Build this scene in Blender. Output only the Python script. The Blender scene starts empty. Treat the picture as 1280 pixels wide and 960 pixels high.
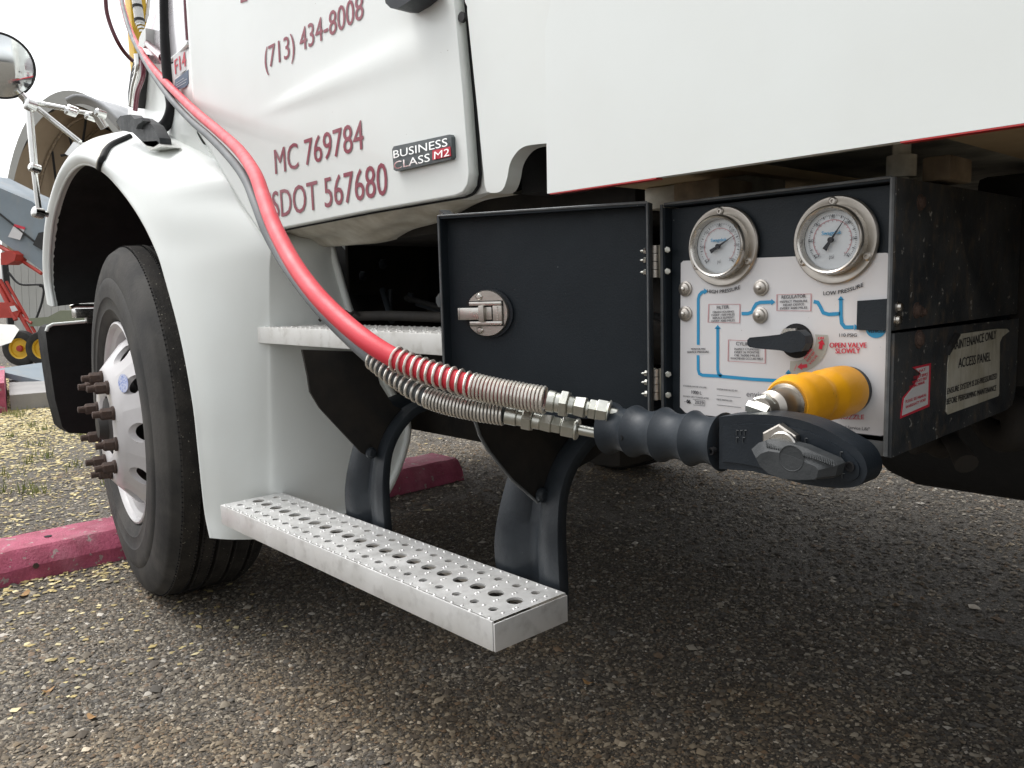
import bpy, bmesh, math, random
import numpy as np
from mathutils import Vector, Matrix
random.seed(7); rng = np.random.default_rng(7)
S = bpy.context.scene; COL = S.collection
R = math.radians
# ---------------------------------------------------------------- camera
FPX = 1010.0; CAMH = 0.88
def _d(px, py):
    v = np.array([px - 640., py - 480., FPX]); return v / np.linalg.norm(v)
_ax = -_d(-294, 386); _ay = _d(1747, 327); _ay = _ay - _ax * (_ax @ _ay); _ay /= np.linalg.norm(_ay); _az = np.cross(_ax, _ay)
RM = np.array([_ax, _ay, _az]); CP = np.array([0, 0, CAMH])
cam_data = bpy.data.cameras.new('camera'); cam = bpy.data.objects.new('camera', cam_data); COL.objects.link(cam)
cam_data.sensor_width = 36; cam_data.lens = FPX / 1280 * 36; cam_data.clip_start = 0.02; cam_data.clip_end = 3000
_m = np.eye(4); _m[:3, 0] = RM @ [1, 0, 0]; _m[:3, 1] = RM @ [0, -1, 0]; _m[:3, 2] = RM @ [0, 0, -1]; _m[:3, 3] = CP
cam.matrix_world = Matrix(_m.tolist()); S.camera = cam
# ---------------------------------------------------------------- sky, sun, exposure
SUN_EL, SUN_ROT = R(60), R(-112)
w = bpy.data.worlds.new("World"); S.world = w; w.use_nodes = True
nt = w.node_tree; nt.nodes.clear()
out = nt.nodes.new('ShaderNodeOutputWorld'); bg = nt.nodes.new('ShaderNodeBackground'); sky = nt.nodes.new('ShaderNodeTexSky')
sky.sky_type = 'NISHITA'; sky.sun_disc = False; sky.sun_elevation = SUN_EL; sky.sun_rotation = SUN_ROT
sky.dust_density = 4; sky.air_density = 1.0; sky.ozone_density = 1.0
hs = nt.nodes.new('ShaderNodeHueSaturation'); hs.inputs['Saturation'].default_value = 0.10; hs.inputs['Value'].default_value = 1.9
tc = nt.nodes.new('ShaderNodeTexCoord'); cn = nt.nodes.new('ShaderNodeTexNoise'); cn.inputs['Scale'].default_value = 2.2; cn.inputs['Detail'].default_value = 6
cr = nt.nodes.new('ShaderNodeMapRange'); cr.inputs['From Min'].default_value = .3; cr.inputs['From Max'].default_value = .7; cr.inputs['To Min'].default_value = .82; cr.inputs['To Max'].default_value = 1.12
mulc = nt.nodes.new('ShaderNodeVectorMath'); mulc.operation = 'SCALE'
nt.links.new(tc.outputs['Generated'], cn.inputs['Vector']); nt.links.new(cn.outputs['Fac'], cr.inputs['Value'])
nt.links.new(sky.outputs[0], hs.inputs['Color']); nt.links.new(hs.outputs[0], mulc.inputs[0]); nt.links.new(cr.outputs[0], mulc.inputs['Scale'])
nt.links.new(mulc.outputs[0], bg.inputs['Color']); bg.inputs['Strength'].default_value = 0.15
nt.links.new(bg.outputs[0], out.inputs['Surface'])
sl = bpy.data.lights.new('sun', 'SUN'); sl.energy = 1.0; sl.angle = R(40); sl.color = (1, .97, .93)
so = bpy.data.objects.new('sun', sl); COL.objects.link(so)
# nishita rotation r: sun direction (sin r, cos r); the sun lamp points the same way
_sd = Vector((math.sin(SUN_ROT) * math.cos(SUN_EL), math.cos(SUN_ROT) * math.cos(SUN_EL), math.sin(SUN_EL)))
so.rotation_euler = _sd.to_track_quat('Z', 'Y').to_euler(); so.location = _sd * 30
S.view_settings.view_transform = 'Standard'; S.view_settings.look = 'None'; S.view_settings.gamma = 1
S.view_settings.exposure = 0.10
S.render.engine = 'CYCLES'

# ---------------------------------------------------------------- surveying helpers: where a sight line meets a known plane
def ray(px, py): return RM @ _d(px, py)
def V(a): return Vector([float(q) for q in a])
def oY(px, py, Y): r = ray(px, py); return V(CP + r * (Y / r[1]))
def oX(px, py, X): r = ray(px, py); return V(CP + r * (X / r[0]))
def oZ(px, py, Z): r = ray(px, py); return V(CP + r * ((Z - CAMH) / r[2]))
def oD(px, py, z): return V(CP + RM @ (np.array([(px - 640.) / FPX, (py - 480.) / FPX, 1]) * z))

# ---------------------------------------------------------------- materials
def s2l(c): return tuple(((v / 255) / 12.92 if v / 255 <= .04045 else ((v / 255 + .055) / 1.055) ** 2.4) for v in c)
MATS = {}
def mat(name, col, rough=.5, metal=0, col2=None, nscale=20, nmix=.5, bump=0, bscale=80, coat=0, spec=.5, streak=None, spots=None, emit=None, trans=0):
    """principled with noise-mixed base colours, fine bump, optional vertical streaks and dirt spots"""
    m = bpy.data.materials.new(name); m.use_nodes = True; n = m.node_tree; b = n.nodes['Principled BSDF']; L = n.links.new
    c1 = (*col, 1); b.inputs['Roughness'].default_value = rough; b.inputs['Metallic'].default_value = metal
    b.inputs['Coat Weight'].default_value = coat; b.inputs['Specular IOR Level'].default_value = spec if max(col) > .04 or metal else min(spec, .28)
    b.inputs['Coat Roughness'].default_value = .08
    if trans: b.inputs['Transmission Weight'].default_value = trans
    t = n.nodes.new('ShaderNodeTexCoord'); src = None
    geo = n.nodes.new('ShaderNodeNewGeometry')
    def noise(scale, detail=5, vec=None, ro=.6):
        x = n.nodes.new('ShaderNodeTexNoise'); x.inputs['Scale'].default_value = scale; x.inputs['Detail'].default_value = detail; x.inputs['Roughness'].default_value = ro
        L(vec or t.outputs['Object'], x.inputs['Vector']); return x
    def ramp(src, a, bb, lo=0, hi=1):
        x = n.nodes.new('ShaderNodeMapRange'); x.inputs['From Min'].default_value = a; x.inputs['From Max'].default_value = bb
        x.interpolation_type = 'SMOOTHSTEP'; x.inputs['To Min'].default_value = lo; x.inputs['To Max'].default_value = hi; L(src, x.inputs['Value']); return x.outputs[0]
    def mix(fac, a, bb):
        x = n.nodes.new('ShaderNodeMix'); x.data_type = 'RGBA'; L(fac, x.inputs[0])
        for s, v in ((x.inputs[6], a), (x.inputs[7], bb)):
            if isinstance(v, tuple): s.default_value = v
            else: L(v, s)
        return x.outputs[2]
    c2 = (*(col2 or tuple(v * .8 for v in col)), 1)
    nz = noise(nscale); cur = mix(ramp(nz.outputs['Fac'], .28, .72, 0, nmix), c1, c2)
    if streak:   # (colour, amount, xscale, zscale)
        mp = n.nodes.new('ShaderNodeMapping'); mp.inputs['Scale'].default_value = (streak[2], streak[2], streak[3]); L(t.outputs['Object'], mp.inputs['Vector'])
        nz2 = noise(1, 6, mp.outputs[0]); cur = mix(ramp(nz2.outputs['Fac'], .48, .72, 0, streak[1]), cur, (*streak[0], 1))
    if spots:    # (colour, amount, scale, threshold)
        nz3 = noise(spots[2], 3); cur = mix(ramp(nz3.outputs['Fac'], spots[3], spots[3] + .04, 0, spots[1]), cur, (*spots[0], 1))
    L(cur, b.inputs['Base Color'])
    rz = noise(nscale * .7); L(ramp(rz.outputs['Fac'], .3, .7, max(0.02, rough - .07), min(1, rough + .1)), b.inputs['Roughness'])
    if bump:
        bz = noise(bscale, 4); bp = n.nodes.new('ShaderNodeBump'); bp.inputs['Strength'].default_value = bump; bp.inputs['Distance'].default_value = .004
        L(bz.outputs['Fac'], bp.inputs['Height']); L(bp.outputs[0], b.inputs['Normal'])
    if emit: b.inputs['Emission Color'].default_value = (*emit, 1); b.inputs['Emission Strength'].default_value = 1
    MATS[name] = m; return m
white = mat('white_paint', (.74, .775, .755), .42, col2=(.68, .70, .67), nscale=3, nmix=.6, coat=.22, bump=.02, bscale=150, spots=((.22, .18, .13), .7, 130, .755))
whited = mat('white_paint_dusty', (.70, .715, .69), .5, col2=(.52, .50, .45), nscale=6, nmix=.5, bump=.03, bscale=40, streak=((.38, .35, .30), .45, 40, 5), spots=((.2, .17, .13), .6, 150, .74))
rocker_m = mat('grimy_white_sheet', (.58, .56, .49), .6, col2=(.33, .29, .22), nscale=14, nmix=.8, bump=.2, bscale=30, spots=((.12, .09, .06), .6, 90, .70))
seam = mat('dark_seam', (.012, .012, .013), .7)
blackp = mat('black_powder_coat', (.009, .0135, .018), .5, col2=(.016, .022, .028), nscale=8, nmix=.8, bump=.12, bscale=500, spots=((.34, .35, .35), .7, 150, .745))
blackside = mat('black_coat_grimy', (.022, .026, .03), .5, col2=(.06, .064, .066), nscale=14, nmix=.9, bump=.15, bscale=300, streak=((.14, .105, .07), .45, 75, 50), spots=((.36, .35, .32), .8, 120, .66))
edge_m = mat('worn_black_edge', (.14, .15, .155), .45, col2=(.05, .05, .05), nscale=30, nmix=.7)
blackin = mat('black_liner_plastic', (.012, .012, .012), .8, bump=.2, bscale=200)
chassis = mat('greasy_chassis_black', (.014, .0135, .013), .75, col2=(.03, .025, .02), nscale=12, nmix=.8, bump=.3, bscale=60)
bracket_m = mat('bracket_black_steel', (.012, .015, .019), .42, col2=(.03, .036, .042), nscale=9, nmix=.9, bump=.15, bscale=150, spots=((.2, .2, .2), .5, 90, .73))
tyre_m = mat('tyre_rubber', (.026, .026, .026), .75, col2=(.06, .057, .052), nscale=7, nmix=.9, bump=.25, bscale=120, streak=((.13, .12, .11), .4, 5, 5))
tread_m = mat('tread_rubber', (.020, .019, .018), .85, col2=(.052, .047, .041), nscale=14, nmix=.8, bump=.5, bscale=160, spots=((.40, .37, .30), .9, 150, .675))
rim_m = mat('painted_wheel', (.58, .565, .57), .42, col2=(.46, .445, .44), nscale=5, nmix=.7, spots=((.2, .16, .13), .6, 60, .70), coat=.2)
rust = mat('rusty_steel', (.05, .034, .029), .8, col2=(.09, .055, .04), nscale=60, nmix=.8, bump=.4, bscale=200)
hubm = mat('hub_grease_cap', (.035, .032, .030), .6)
alu = mat('step_aluminium', (.74, .74, .73), .42, .45, col2=(.62, .62, .60), nscale=14, nmix=.7, streak=((.33, .32, .30), .35, 30, 30), bump=.03, bscale=200)
aluw = mat('step_white_aluminium', (.66, .66, .64), .45, .15, col2=(.54, .53, .50), nscale=12, nmix=.6, streak=((.3, .28, .24), .4, 30, 30))
steel = mat('stainless', (.62, .60, .56), .28, 1, col2=(.50, .47, .42), nscale=40, nmix=.6, bump=.03, bscale=300)
steeld = mat('brushed_stainless', (.50, .47, .43), .38, 1, col2=(.40, .37, .33), nscale=30, nmix=.7, bump=.05, bscale=400)
zinc = mat('zinc_fitting', (.66, .67, .63), .3, 1, col2=(.5, .5, .44), nscale=60, nmix=.7, bump=.05, bscale=300)
springm = mat('spring_wire', (.80, .77, .71), .32, .75, col2=(.60, .56, .50), nscale=90, nmix=.6)
redhose = mat('red_hose_rubber', (.66, .028, .05), .5, col2=(.54, .03, .045), nscale=30, coat=.05, bump=.05, bscale=120, spots=((.25, .05, .05), .6, 120, .72))
greyhose = mat('grey_hose_rubber', (.11, .12, .125), .6, col2=(.07, .078, .082), nscale=10)
maroonm = mat('maroon_hose', (.09, .012, .02), .4)
gripm = mat('grip_rubber', (.017, .022, .028), .45, col2=(.032, .039, .047), nscale=25, nmix=.8, bump=.06, bscale=300)
handlem = mat('handle_plastic', (.010, .0135, .018), .42, col2=(.018, .023, .029), nscale=20, nmix=.8, bump=.1, bscale=500)
leverm = mat('lever_plastic', (.03, .033, .035), .5, col2=(.05, .053, .055), nscale=40, nmix=.8, bump=.12, bscale=500)
yellow = mat('yellow_rubber', (.84, .39, .010), .38, col2=(.66, .29, .010), nscale=24, nmix=.6, bump=.05, bscale=200, spots=((.28, .14, .02), .5, 60, .68))
panelw = mat('printed_panel_white', (.66, .655, .66), .42, col2=(.58, .57, .575), nscale=6, nmix=.7, spots=((.3, .28, .26), .6, 150, .735))
dialw = mat('dial_white', (.62, .63, .64), .4, col2=(.52, .53, .55), nscale=30, nmix=.5)
glass = mat('gauge_glass', (.9, .92, .92), .08, trans=1)
glass.node_tree.nodes['Principled BSDF'].inputs['IOR'].default_value = 1.12
maroon = mat('maroon_lettering', (.23, .025, .05), .4, col2=(.27, .045, .07), nscale=40)
maroonp = mat('maroon_stripe_paint', (.13, .012, .03), .25, coat=.6)
silverp = mat('silver_lavender_paint', (.50, .48, .50), .25, metal=.25, coat=.6, nscale=4)
blackink = mat('black_ink', (.035, .035, .04), .5)
greyink = mat('grey_ink', (.12, .12, .13), .5)
redink = mat('red_ink', (.62, .03, .06), .5)
blueink = mat('blue_ink', (.02, .27, .50), .45)
navyd = mat('navy_decal', (.03, .06, .13), .4, col2=(.09, .14, .20), nscale=60)
badge = mat('badge_grey', (.07, .085, .09), .4, col2=(.1, .12, .12), nscale=60, nmix=.7)
chrome = mat('chrome', (.72, .72, .70), .14, 1, nscale=10)
signm = mat('weathered_sign', (.52, .51, .44), .55, col2=(.36, .34, .26), nscale=22, nmix=.9, streak=((.22, .2, .15), .5, 120, 14))
wood = mat('stained_plywood', (.52, .40, .24), .7, col2=(.40, .29, .17), nscale=7, nmix=.8, bump=.2, bscale=60, streak=((.13, .09, .05), .4, 3, 40))
woodd = mat('old_timber', (.34, .26, .17), .75, col2=(.12, .09, .06), nscale=18, nmix=.9, bump=.3, bscale=90)
greybeam = mat('grimy_beam', (.55, .52, .43), .6, col2=(.15, .14, .11), nscale=12, nmix=.9, bump=.2, bscale=70)
redtape = mat('red_tape', (.50, .03, .03), .4)
pink = mat('pink_painted_concrete', (.42, .085, .15), .75, col2=(.27, .05, .085), nscale=13, nmix=1, bump=.8, bscale=110, streak=((.46, .22, .26), .35, 7, 3), spots=((.33, .27, .25), .85, 34, .62))
bluegrey = mat('bluegrey_machine_paint', (.21, .255, .29), .45, col2=(.17, .21, .24), nscale=3, nmix=.8, streak=((.3, .28, .24), .3, 6, 2))
redm = mat('red_machine_paint', (.45, .045, .03), .5, col2=(.3, .03, .02), nscale=6)
yellowm = mat('yellow_machine_paint', (.75, .48, .03), .45, col2=(.6, .36, .03), nscale=6)
tentout = mat('tent_fabric_grey', (.52, .53, .54), .7, col2=(.38, .39, .40), nscale=1.2, nmix=.9, bump=.5, bscale=3)
tentin = mat('tent_fabric_inside_tan', (.52, .41, .29), .8, col2=(.40, .31, .21), nscale=.8, nmix=.9)
palewall = mat('pale_metal_siding', (.50, .50, .47), .6, col2=(.40, .40, .37), nscale=1, nmix=.8)
olive = mat('olive_paint', (.20, .22, .15), .6)
conc = mat('grey_concrete', (.33, .32, .31), .85, col2=(.24, .235, .23), nscale=3, nmix=.9, bump=.3, bscale=40)
darkm = mat('dark_steel', (.03, .03, .03), .5)
pipem = mat('white_pipe', (.72, .72, .70), .4)
mirror = mat('mirror_glass', (.85, .88, .88), .03, 1, nmix=0)

# ---------------------------------------------------------------- object helpers
WORLD = {}
def link(o, parent=None, world=None):
    COL.objects.link(o); wl = Vector(world if world is not None else (0, 0, 0)); WORLD[o] = wl
    if parent is not None: o.parent = parent; o.location = wl - WORLD[parent]
    else: o.location = wl
    return o
def thing(name, label, cat, loc, group=None):
    o = bpy.data.objects.new(name, None); o.empty_display_size = .1; o['label'] = label; o['category'] = cat
    if group: o['group'] = group
    return link(o, None, loc)
def tag(o, label, cat, group=None):
    o['label'] = label; o['category'] = cat
    if group: o['group'] = group
    return o
def mesh(name, vs, fs, m, parent=None, smooth=None, label=None, kind=None):
    vs = [Vector(v) for v in vs]
    c = sum(vs, Vector()) / len(vs)
    me = bpy.data.meshes.new(name); me.from_pydata([tuple(v - c) for v in vs], [], fs); me.validate(); me.update()
    for mm in (m if isinstance(m, (list, tuple)) else [m]): me.materials.append(mm)
    if smooth is not None:
        me.shade_smooth()
        if smooth < 179: me.set_sharp_from_angle(angle=R(smooth))
    o = bpy.data.objects.new(name, me); link(o, parent, c)
    if label: o['label'] = label
    if kind: o['kind'] = kind
    return o
def bmobj(name, bm, m, parent=None, smooth=None, label=None, kind=None):
    bm.normal_update(); bmesh.ops.recalc_face_normals(bm, faces=bm.faces)
    vs = [v.co.copy() for v in bm.verts]; bm.verts.index_update(); fs = [[v.index for v in f.verts] for f in bm.faces]; bm.free()
    return mesh(name, vs, fs, m, parent, smooth, label, kind)
def clone(o, parent, world, rot=None, label=None):
    c = o.copy(); link(c, parent, world)
    if rot is not None: c.rotation_euler = rot
    return c
def bm_box(bm, c, s, rot=None, bev=0):
    r = bmesh.ops.create_cube(bm, size=1); vs = r['verts']
    M = Matrix.Translation(Vector(c)) @ (rot.to_4x4() if rot is not None else Matrix()) @ Matrix.Diagonal((s[0], s[1], s[2], 1))
    bmesh.ops.transform(bm, matrix=M, verts=vs)
    if bev:
        es = list({e for v in vs for e in v.link_edges}); bmesh.ops.bevel(bm, geom=es, offset=bev, segments=2, affect='EDGES', profile=.6)
def box(name, c, s, m, parent=None, bev=.002, rot=None, **k):
    bm = bmesh.new(); bm_box(bm, c, s, rot, bev); return bmobj(name, bm, m, parent, 35 if bev else None, **k)
def box2(name, lo, hi, m, parent=None, bev=.002, **k):
    return box(name, [(a + b) / 2 for a, b in zip(lo, hi)], [abs(b - a) for a, b in zip(lo, hi)], m, parent, bev, **k)
def frame(ax):
    ax = Vector(ax).normalized(); u = ax.orthogonal().normalized(); return u, ax.cross(u).normalized(), ax
def bm_lathe(bm, o, ax, prof, n=32, u=None, phase=0, close=True):
    """prof: list of (distance along axis, radius)"""
    o = Vector(o); a = Vector(ax).normalized()
    if u is None: u, v, a = frame(a)
    else: u = (Vector(u) - a * Vector(u).dot(a)).normalized(); v = a.cross(u)
    rings = []
    for t, r in prof:
        if r < 1e-6: rings.append([bm.verts.new(o + a * t)])
        else: rings.append([bm.verts.new(o + a * t + (u * math.cos(phase + 2 * math.pi * i / n) + v * math.sin(phase + 2 * math.pi * i / n)) * r) for i in range(n)])
    for A, B in zip(rings, rings[1:]):
        if len(A) == 1 and len(B) == 1: continue
        for i in range(n):
            j = (i + 1) % n
            if len(A) == 1: bm.faces.new((A[0], B[i], B[j]))
            elif len(B) == 1: bm.faces.new((A[i], A[j], B[0]))
            else: bm.faces.new((A[i], A[j], B[j], B[i]))
    if close:
        for q in (rings[0], rings[-1]):
            if len(q) > 2:
                try: bm.faces.new(q)
                except ValueError: pass
def lathe(name, o, ax, prof, m, parent=None, n=32, u=None, phase=0, close=True, smooth=35, **k):
    bm = bmesh.new(); bm_lathe(bm, o, ax, prof, n, u, phase, close); return bmobj(name, bm, m, parent, smooth, **k)
def catmull(P, n):
    P = [np.array(p, float) for p in P]; P = [2 * P[0] - P[1]] + P + [2 * P[-1] - P[-2]]; o = []
    for i in range(1, len(P) - 2):
        for k in range(n):
            t = k / n; a, b, c, d = P[i - 1:i + 3]
            o.append(.5 * ((2 * b) + (c - a) * t + (2 * a - 5 * b + 4 * c - d) * t * t + (3 * b - a - 3 * c + d) * t ** 3))
    o.append(P[-2]); return o
def bm_tube(bm, P, r, n=10, cap=True, flat=None):
    P = [Vector(p) for p in P]; rs = r if isinstance(r, (list, tuple)) else [r] * len(P)
    T = [(P[min(i + 1, len(P) - 1)] - P[max(i - 1, 0)]).normalized() for i in range(len(P))]
    u = T[0].orthogonal().normalized(); rings = []
    for i, p in enumerate(P):
        if i: u = (u - T[i] * u.dot(T[i])).normalized()
        v = T[i].cross(u)
        rings.append([bm.verts.new(p + (u * math.cos(2 * math.pi * k / n) + v * math.sin(2 * math.pi * k / n)) * rs[i]) for k in range(n)])
    for A, B in zip(rings, rings[1:]):
        for k in range(n): bm.faces.new((A[k], A[(k + 1) % n], B[(k + 1) % n], B[k]))
    if cap: bm.faces.new(rings[0]); bm.faces.new(rings[-1])
def tube(name, P, r, m, parent=None, n=10, **k):
    bm = bmesh.new(); bm_tube(bm, P, r, n); return bmobj(name, bm, m, parent, 50, **k)
def bm_prism(bm, pts, off):
    """polygon (3D points) extruded by vector off"""
    off = Vector(off); A = [bm.verts.new(Vector(p)) for p in pts]; B = [bm.verts.new(Vector(p) + off) for p in pts]
    bm.faces.new(A); bm.faces.new(B[::-1]); n = len(A)
    for i in range(n): bm.faces.new((A[i], B[i], B[(i + 1) % n], A[(i + 1) % n]))
def prism(name, pts, off, m, parent=None, bev=0, **k):
    bm = bmesh.new(); bm_prism(bm, pts, off)
    if bev: bmesh.ops.bevel(bm, geom=[e for e in bm.edges if e.calc_face_angle(0) > .5], offset=bev, segments=2, affect='EDGES')
    return bmobj(name, bm, m, parent, 35, **k)
def grid_surface(name, rows, m, parent=None, n=6, smooth=60, thick=0, **k):
    """rows: control rows of points; catmull in both directions"""
    rr = [catmull(r, n) for r in rows]; cols = list(zip(*rr)); cc = [catmull(c, n) for c in cols]
    nu, nv = len(cc), len(cc[0]); vs = [Vector(cc[i][j]) for i in range(nu) for j in range(nv)]
    fs = [(i * nv + j, i * nv + j + 1, (i + 1) * nv + j + 1, (i + 1) * nv + j) for i in range(nu - 1) for j in range(nv - 1)]
    o = mesh(name, vs, fs, m, parent, smooth, **k)
    if thick:
        md = o.modifiers.new('shell', 'SOLIDIFY'); md.thickness = thick; md.offset = 0
    return o
# ---- lettering: Blender's own font turned into flat print on a plane
TXT = {}
def text_mesh(s, bold=0):
    key = (s, bold)
    if key in TXT: return TXT[key]
    cu = bpy.data.curves.new('t', 'FONT'); cu.body = s; cu.resolution_u = 3; cu.align_x = 'LEFT'; cu.offset = 0
    ob = bpy.data.objects.new('t', cu); COL.objects.link(ob)
    dg = bpy.context.evaluated_depsgraph_get(); me = bpy.data.meshes.new_from_object(ob.evaluated_get(dg))
    vs = [(v.co.x, v.co.y) for v in me.vertices]; fs = [tuple(p.vertices) for p in me.polygons]
    bpy.data.objects.remove(ob); bpy.data.curves.remove(cu); bpy.data.meshes.remove(me)
    TXT[key] = (vs, fs); return TXT[key]
def textq(name, s, bl, br, h, m, parent, nrm=(0, -1, 0), up=(0, 0, 1), bold=0, lift=.0008, shear=0, bend=None):
    """s printed from world point bl to br along its base line, letters h high"""
    vs, fs = text_mesh(s, bold); x0 = min(v[0] for v in vs); x1 = max(v[0] for v in vs)
    CAP = .69 if any(c.isupper() or c.isdigit() for c in s) else .5
    bl = Vector(bl); br = Vector(br); U = br - bl; up = Vector(up); nrm = Vector(nrm); out = []
    for x, y in vs:
        a = (x - x0) / (x1 - x0); q = bl + U * a + up * (y / CAP * h) + U.normalized() * shear * y * h
        if bend: q = q + up * bend * (4 * (a - .5) ** 2 - 1)
        out.append(q + nrm * lift)
    if bold:
        sh = U.normalized() * (bold * h * 4.0); n0 = len(out); base = list(out); fs = list(fs)
        for k, (f, l) in enumerate(((-1, .00006), (1, .00012))):
            out += [q + sh * f + nrm * l for q in base]; fs += [tuple(i + n0 * (k + 1) for i in f2) for f2 in TXT_F(base, fs, n0)]
    o = mesh(name, out, fs, m, parent)
    return o
def TXT_F(base, fs, n0): return [f for f in fs if max(f) < n0]
def ribbon_bm(bm, P, wd, nrm):
    P = [Vector(p) for p in P]; nrm = Vector(nrm); L = []
    for i, p in enumerate(P):
        a = (p - P[i - 1]).normalized() if i else (P[1] - p).normalized(); b = (P[i + 1] - p).normalized() if i < len(P) - 1 else a
        t = (a + b).normalized(); s = nrm.cross(t).normalized() * wd / 2 / max(.4, t.dot(a)); L.append((bm.verts.new(p + s), bm.verts.new(p - s)))
    for (a, b), (c, d) in zip(L, L[1:]): bm.faces.new((a, c, d, b))

# ================================================================ GROUND
def ground_mat():
    m = bpy.data.materials.new('gravelly_asphalt'); m.use_nodes = True; n = m.node_tree; L = n.links.new; b = n.nodes['Principled BSDF']
    t = n.nodes.new('ShaderNodeTexCoord')
    def vor(s):
        v = n.nodes.new('ShaderNodeTexVoronoi'); v.inputs['Scale'].default_value = s; L(t.outputs['Object'], v.inputs['Vector']); return v
    v1 = vor(170); v2 = vor(420)
    r = n.nodes.new('ShaderNodeValToRGB'); r.color_ramp.elements[0].color = (.03, .027, .024, 1); r.color_ramp.elements[1].color = (.30, .27, .22, 1)
    e = r.color_ramp.elements.new(.5); e.color = (.07, .058, .044, 1); e = r.color_ramp.elements.new(.8); e.color = (.125, .104, .078, 1)
    sp = n.nodes.new('ShaderNodeSeparateColor'); L(v1.outputs['Color'], sp.inputs[0]); L(sp.outputs[0], r.inputs[0])
    r2 = n.nodes.new('ShaderNodeValToRGB'); r2.color_ramp.elements[0].color = (.03, .028, .025, 1); r2.color_ramp.elements[1].color = (.19, .17, .14, 1)
    sp2 = n.nodes.new('ShaderNodeSeparateColor'); L(v2.outputs['Color'], sp2.inputs[0]); L(sp2.outputs[1], r2.inputs[0])
    mx = n.nodes.new('ShaderNodeMix'); mx.data_type = 'RGBA'; mx.inputs[0].default_value = .5; L(r.outputs[0], mx.inputs[6]); L(r2.outputs[0], mx.inputs[7])
    nz = n.nodes.new('ShaderNodeTexNoise'); nz.inputs['Scale'].default_value = 1.3; nz.inputs['Detail'].default_value = 6; L(t.outputs['Object'], nz.inputs['Vector'])
    mr = n.nodes.new('ShaderNodeMapRange'); mr.inputs['From Min'].default_value = .3; mr.inputs['From Max'].default_value = .7; mr.inputs['To Min'].default_value = .75; mr.inputs['To Max'].default_value = 1.25; L(nz.outputs['Fac'], mr.inputs['Value'])
    sc = n.nodes.new('ShaderNodeVectorMath'); sc.operation = 'SCALE'; L(mx.outputs[2], sc.inputs[0]); L(mr.outputs[0], sc.inputs['Scale']); L(sc.outputs[0], b.inputs['Base Color'])
    b.inputs['Roughness'].default_value = .85
    bp = n.nodes.new('ShaderNodeBump'); bp.inputs['Strength'].default_value = .8; bp.inputs['Distance'].default_value = .003; bp.invert = True
    ad = n.nodes.new('ShaderNodeMath'); ad.operation = 'ADD'; L(v1.outputs['Distance'], ad.inputs[0]); L(v2.outputs['Distance'], ad.inputs[1]); L(ad.outputs[0], bp.inputs['Height']); L(bp.outputs[0], b.inputs['Normal'])
    return m
gmat = ground_mat()
g = mesh('ground', [(-400, -400, 0), (400, -400, 0), (400, 400, 0), (-400, 400, 0)], [(0, 1, 2, 3)], gmat); g['kind'] = 'structure'
def attr_mat(name, rough=.8):
    m = bpy.data.materials.new(name); m.use_nodes = True; n = m.node_tree; b = n.nodes['Principled BSDF']
    a = n.nodes.new('ShaderNodeAttribute'); a.attribute_name = 'col'; n.links.new(a.outputs['Color'], b.inputs['Base Color']); b.inputs['Roughness'].default_value = rough; return m
def stones(name, xy, size, cols, m, flat=.55, zoff=0., label=None, cat=None):
    N = len(xy); base = np.array([(1, 0, 0), (0, 1, 0), (-1, 0, 0), (0, -1, 0), (0, 0, 1), (0, 0, -1.)])
    th = rng.uniform(0, 6.283, N); c, s = np.cos(th), np.sin(th)
    P = base[None] * rng.uniform(.6, 1.35, (N, 6, 1)); P[:, :, 2] *= flat; P[:, :4, 2] += rng.uniform(-.25, .35, (N, 4)) * flat
    X = P[:, :, 0] * 1.15; Y = P[:, :, 1] * .85; P2 = np.stack([X * c[:, None] - Y * s[:, None], X * s[:, None] + Y * c[:, None], P[:, :, 2]], 2)
    P2 *= (size / 2)[:, None, None]; P2[:, :, 0] += xy[:, 0, None]; P2[:, :, 1] += xy[:, 1, None]; P2[:, :, 2] += zoff + (size * flat * .22)[:, None]
    tri = np.array([(0, 1, 4), (1, 2, 4), (2, 3, 4), (3, 0, 4), (1, 0, 5), (2, 1, 5), (3, 2, 5), (0, 3, 5)])[:4 if flat < 2 else 8]
    F = (tri[None] + (np.arange(N) * 6)[:, None, None]).reshape(-1, 3)
    me = bpy.data.meshes.new(name); me.vertices.add(N * 6); me.vertices.foreach_set('co', P2.reshape(-1).astype(np.float32))
    me.loops.add(F.size); me.loops.foreach_set('vertex_index', F.reshape(-1).astype(np.int32)); me.polygons.add(len(F))
    me.polygons.foreach_set('loop_start', np.arange(0, F.size, 3, dtype=np.int32)); me.polygons.foreach_set('loop_total', np.full(len(F), 3, dtype=np.int32))
    at = me.attributes.new('col', 'FLOAT_COLOR', 'POINT'); C4 = np.ones((N * 6, 4), np.float32); C4[:, :3] = np.repeat(cols, 6, 0); at.data.foreach_set('color', C4.reshape(-1))
    me.update(); me.validate(); me.materials.append(m); o = bpy.data.objects.new(name, me); link(o); o['kind'] = 'stuff'
    if label: o['label'] = label; o['category'] = cat
    return o
stone_m = attr_mat('stone_colours')
def patch(xy, f=1.0, seed=3):
    r_ = np.random.default_rng(seed); v = np.zeros(len(xy))
    for k in range(14):
        a = r_.uniform(0, 6.28); w_ = f * 1.6 ** (k / 2) * r_.uniform(.8, 1.3); v += np.sin(w_ * (xy[:, 0] * math.cos(a) + xy[:, 1] * math.sin(a)) + r_.uniform(0, 6.28)) / 1.25 ** (k / 2)
    return v / 2.4
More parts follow.
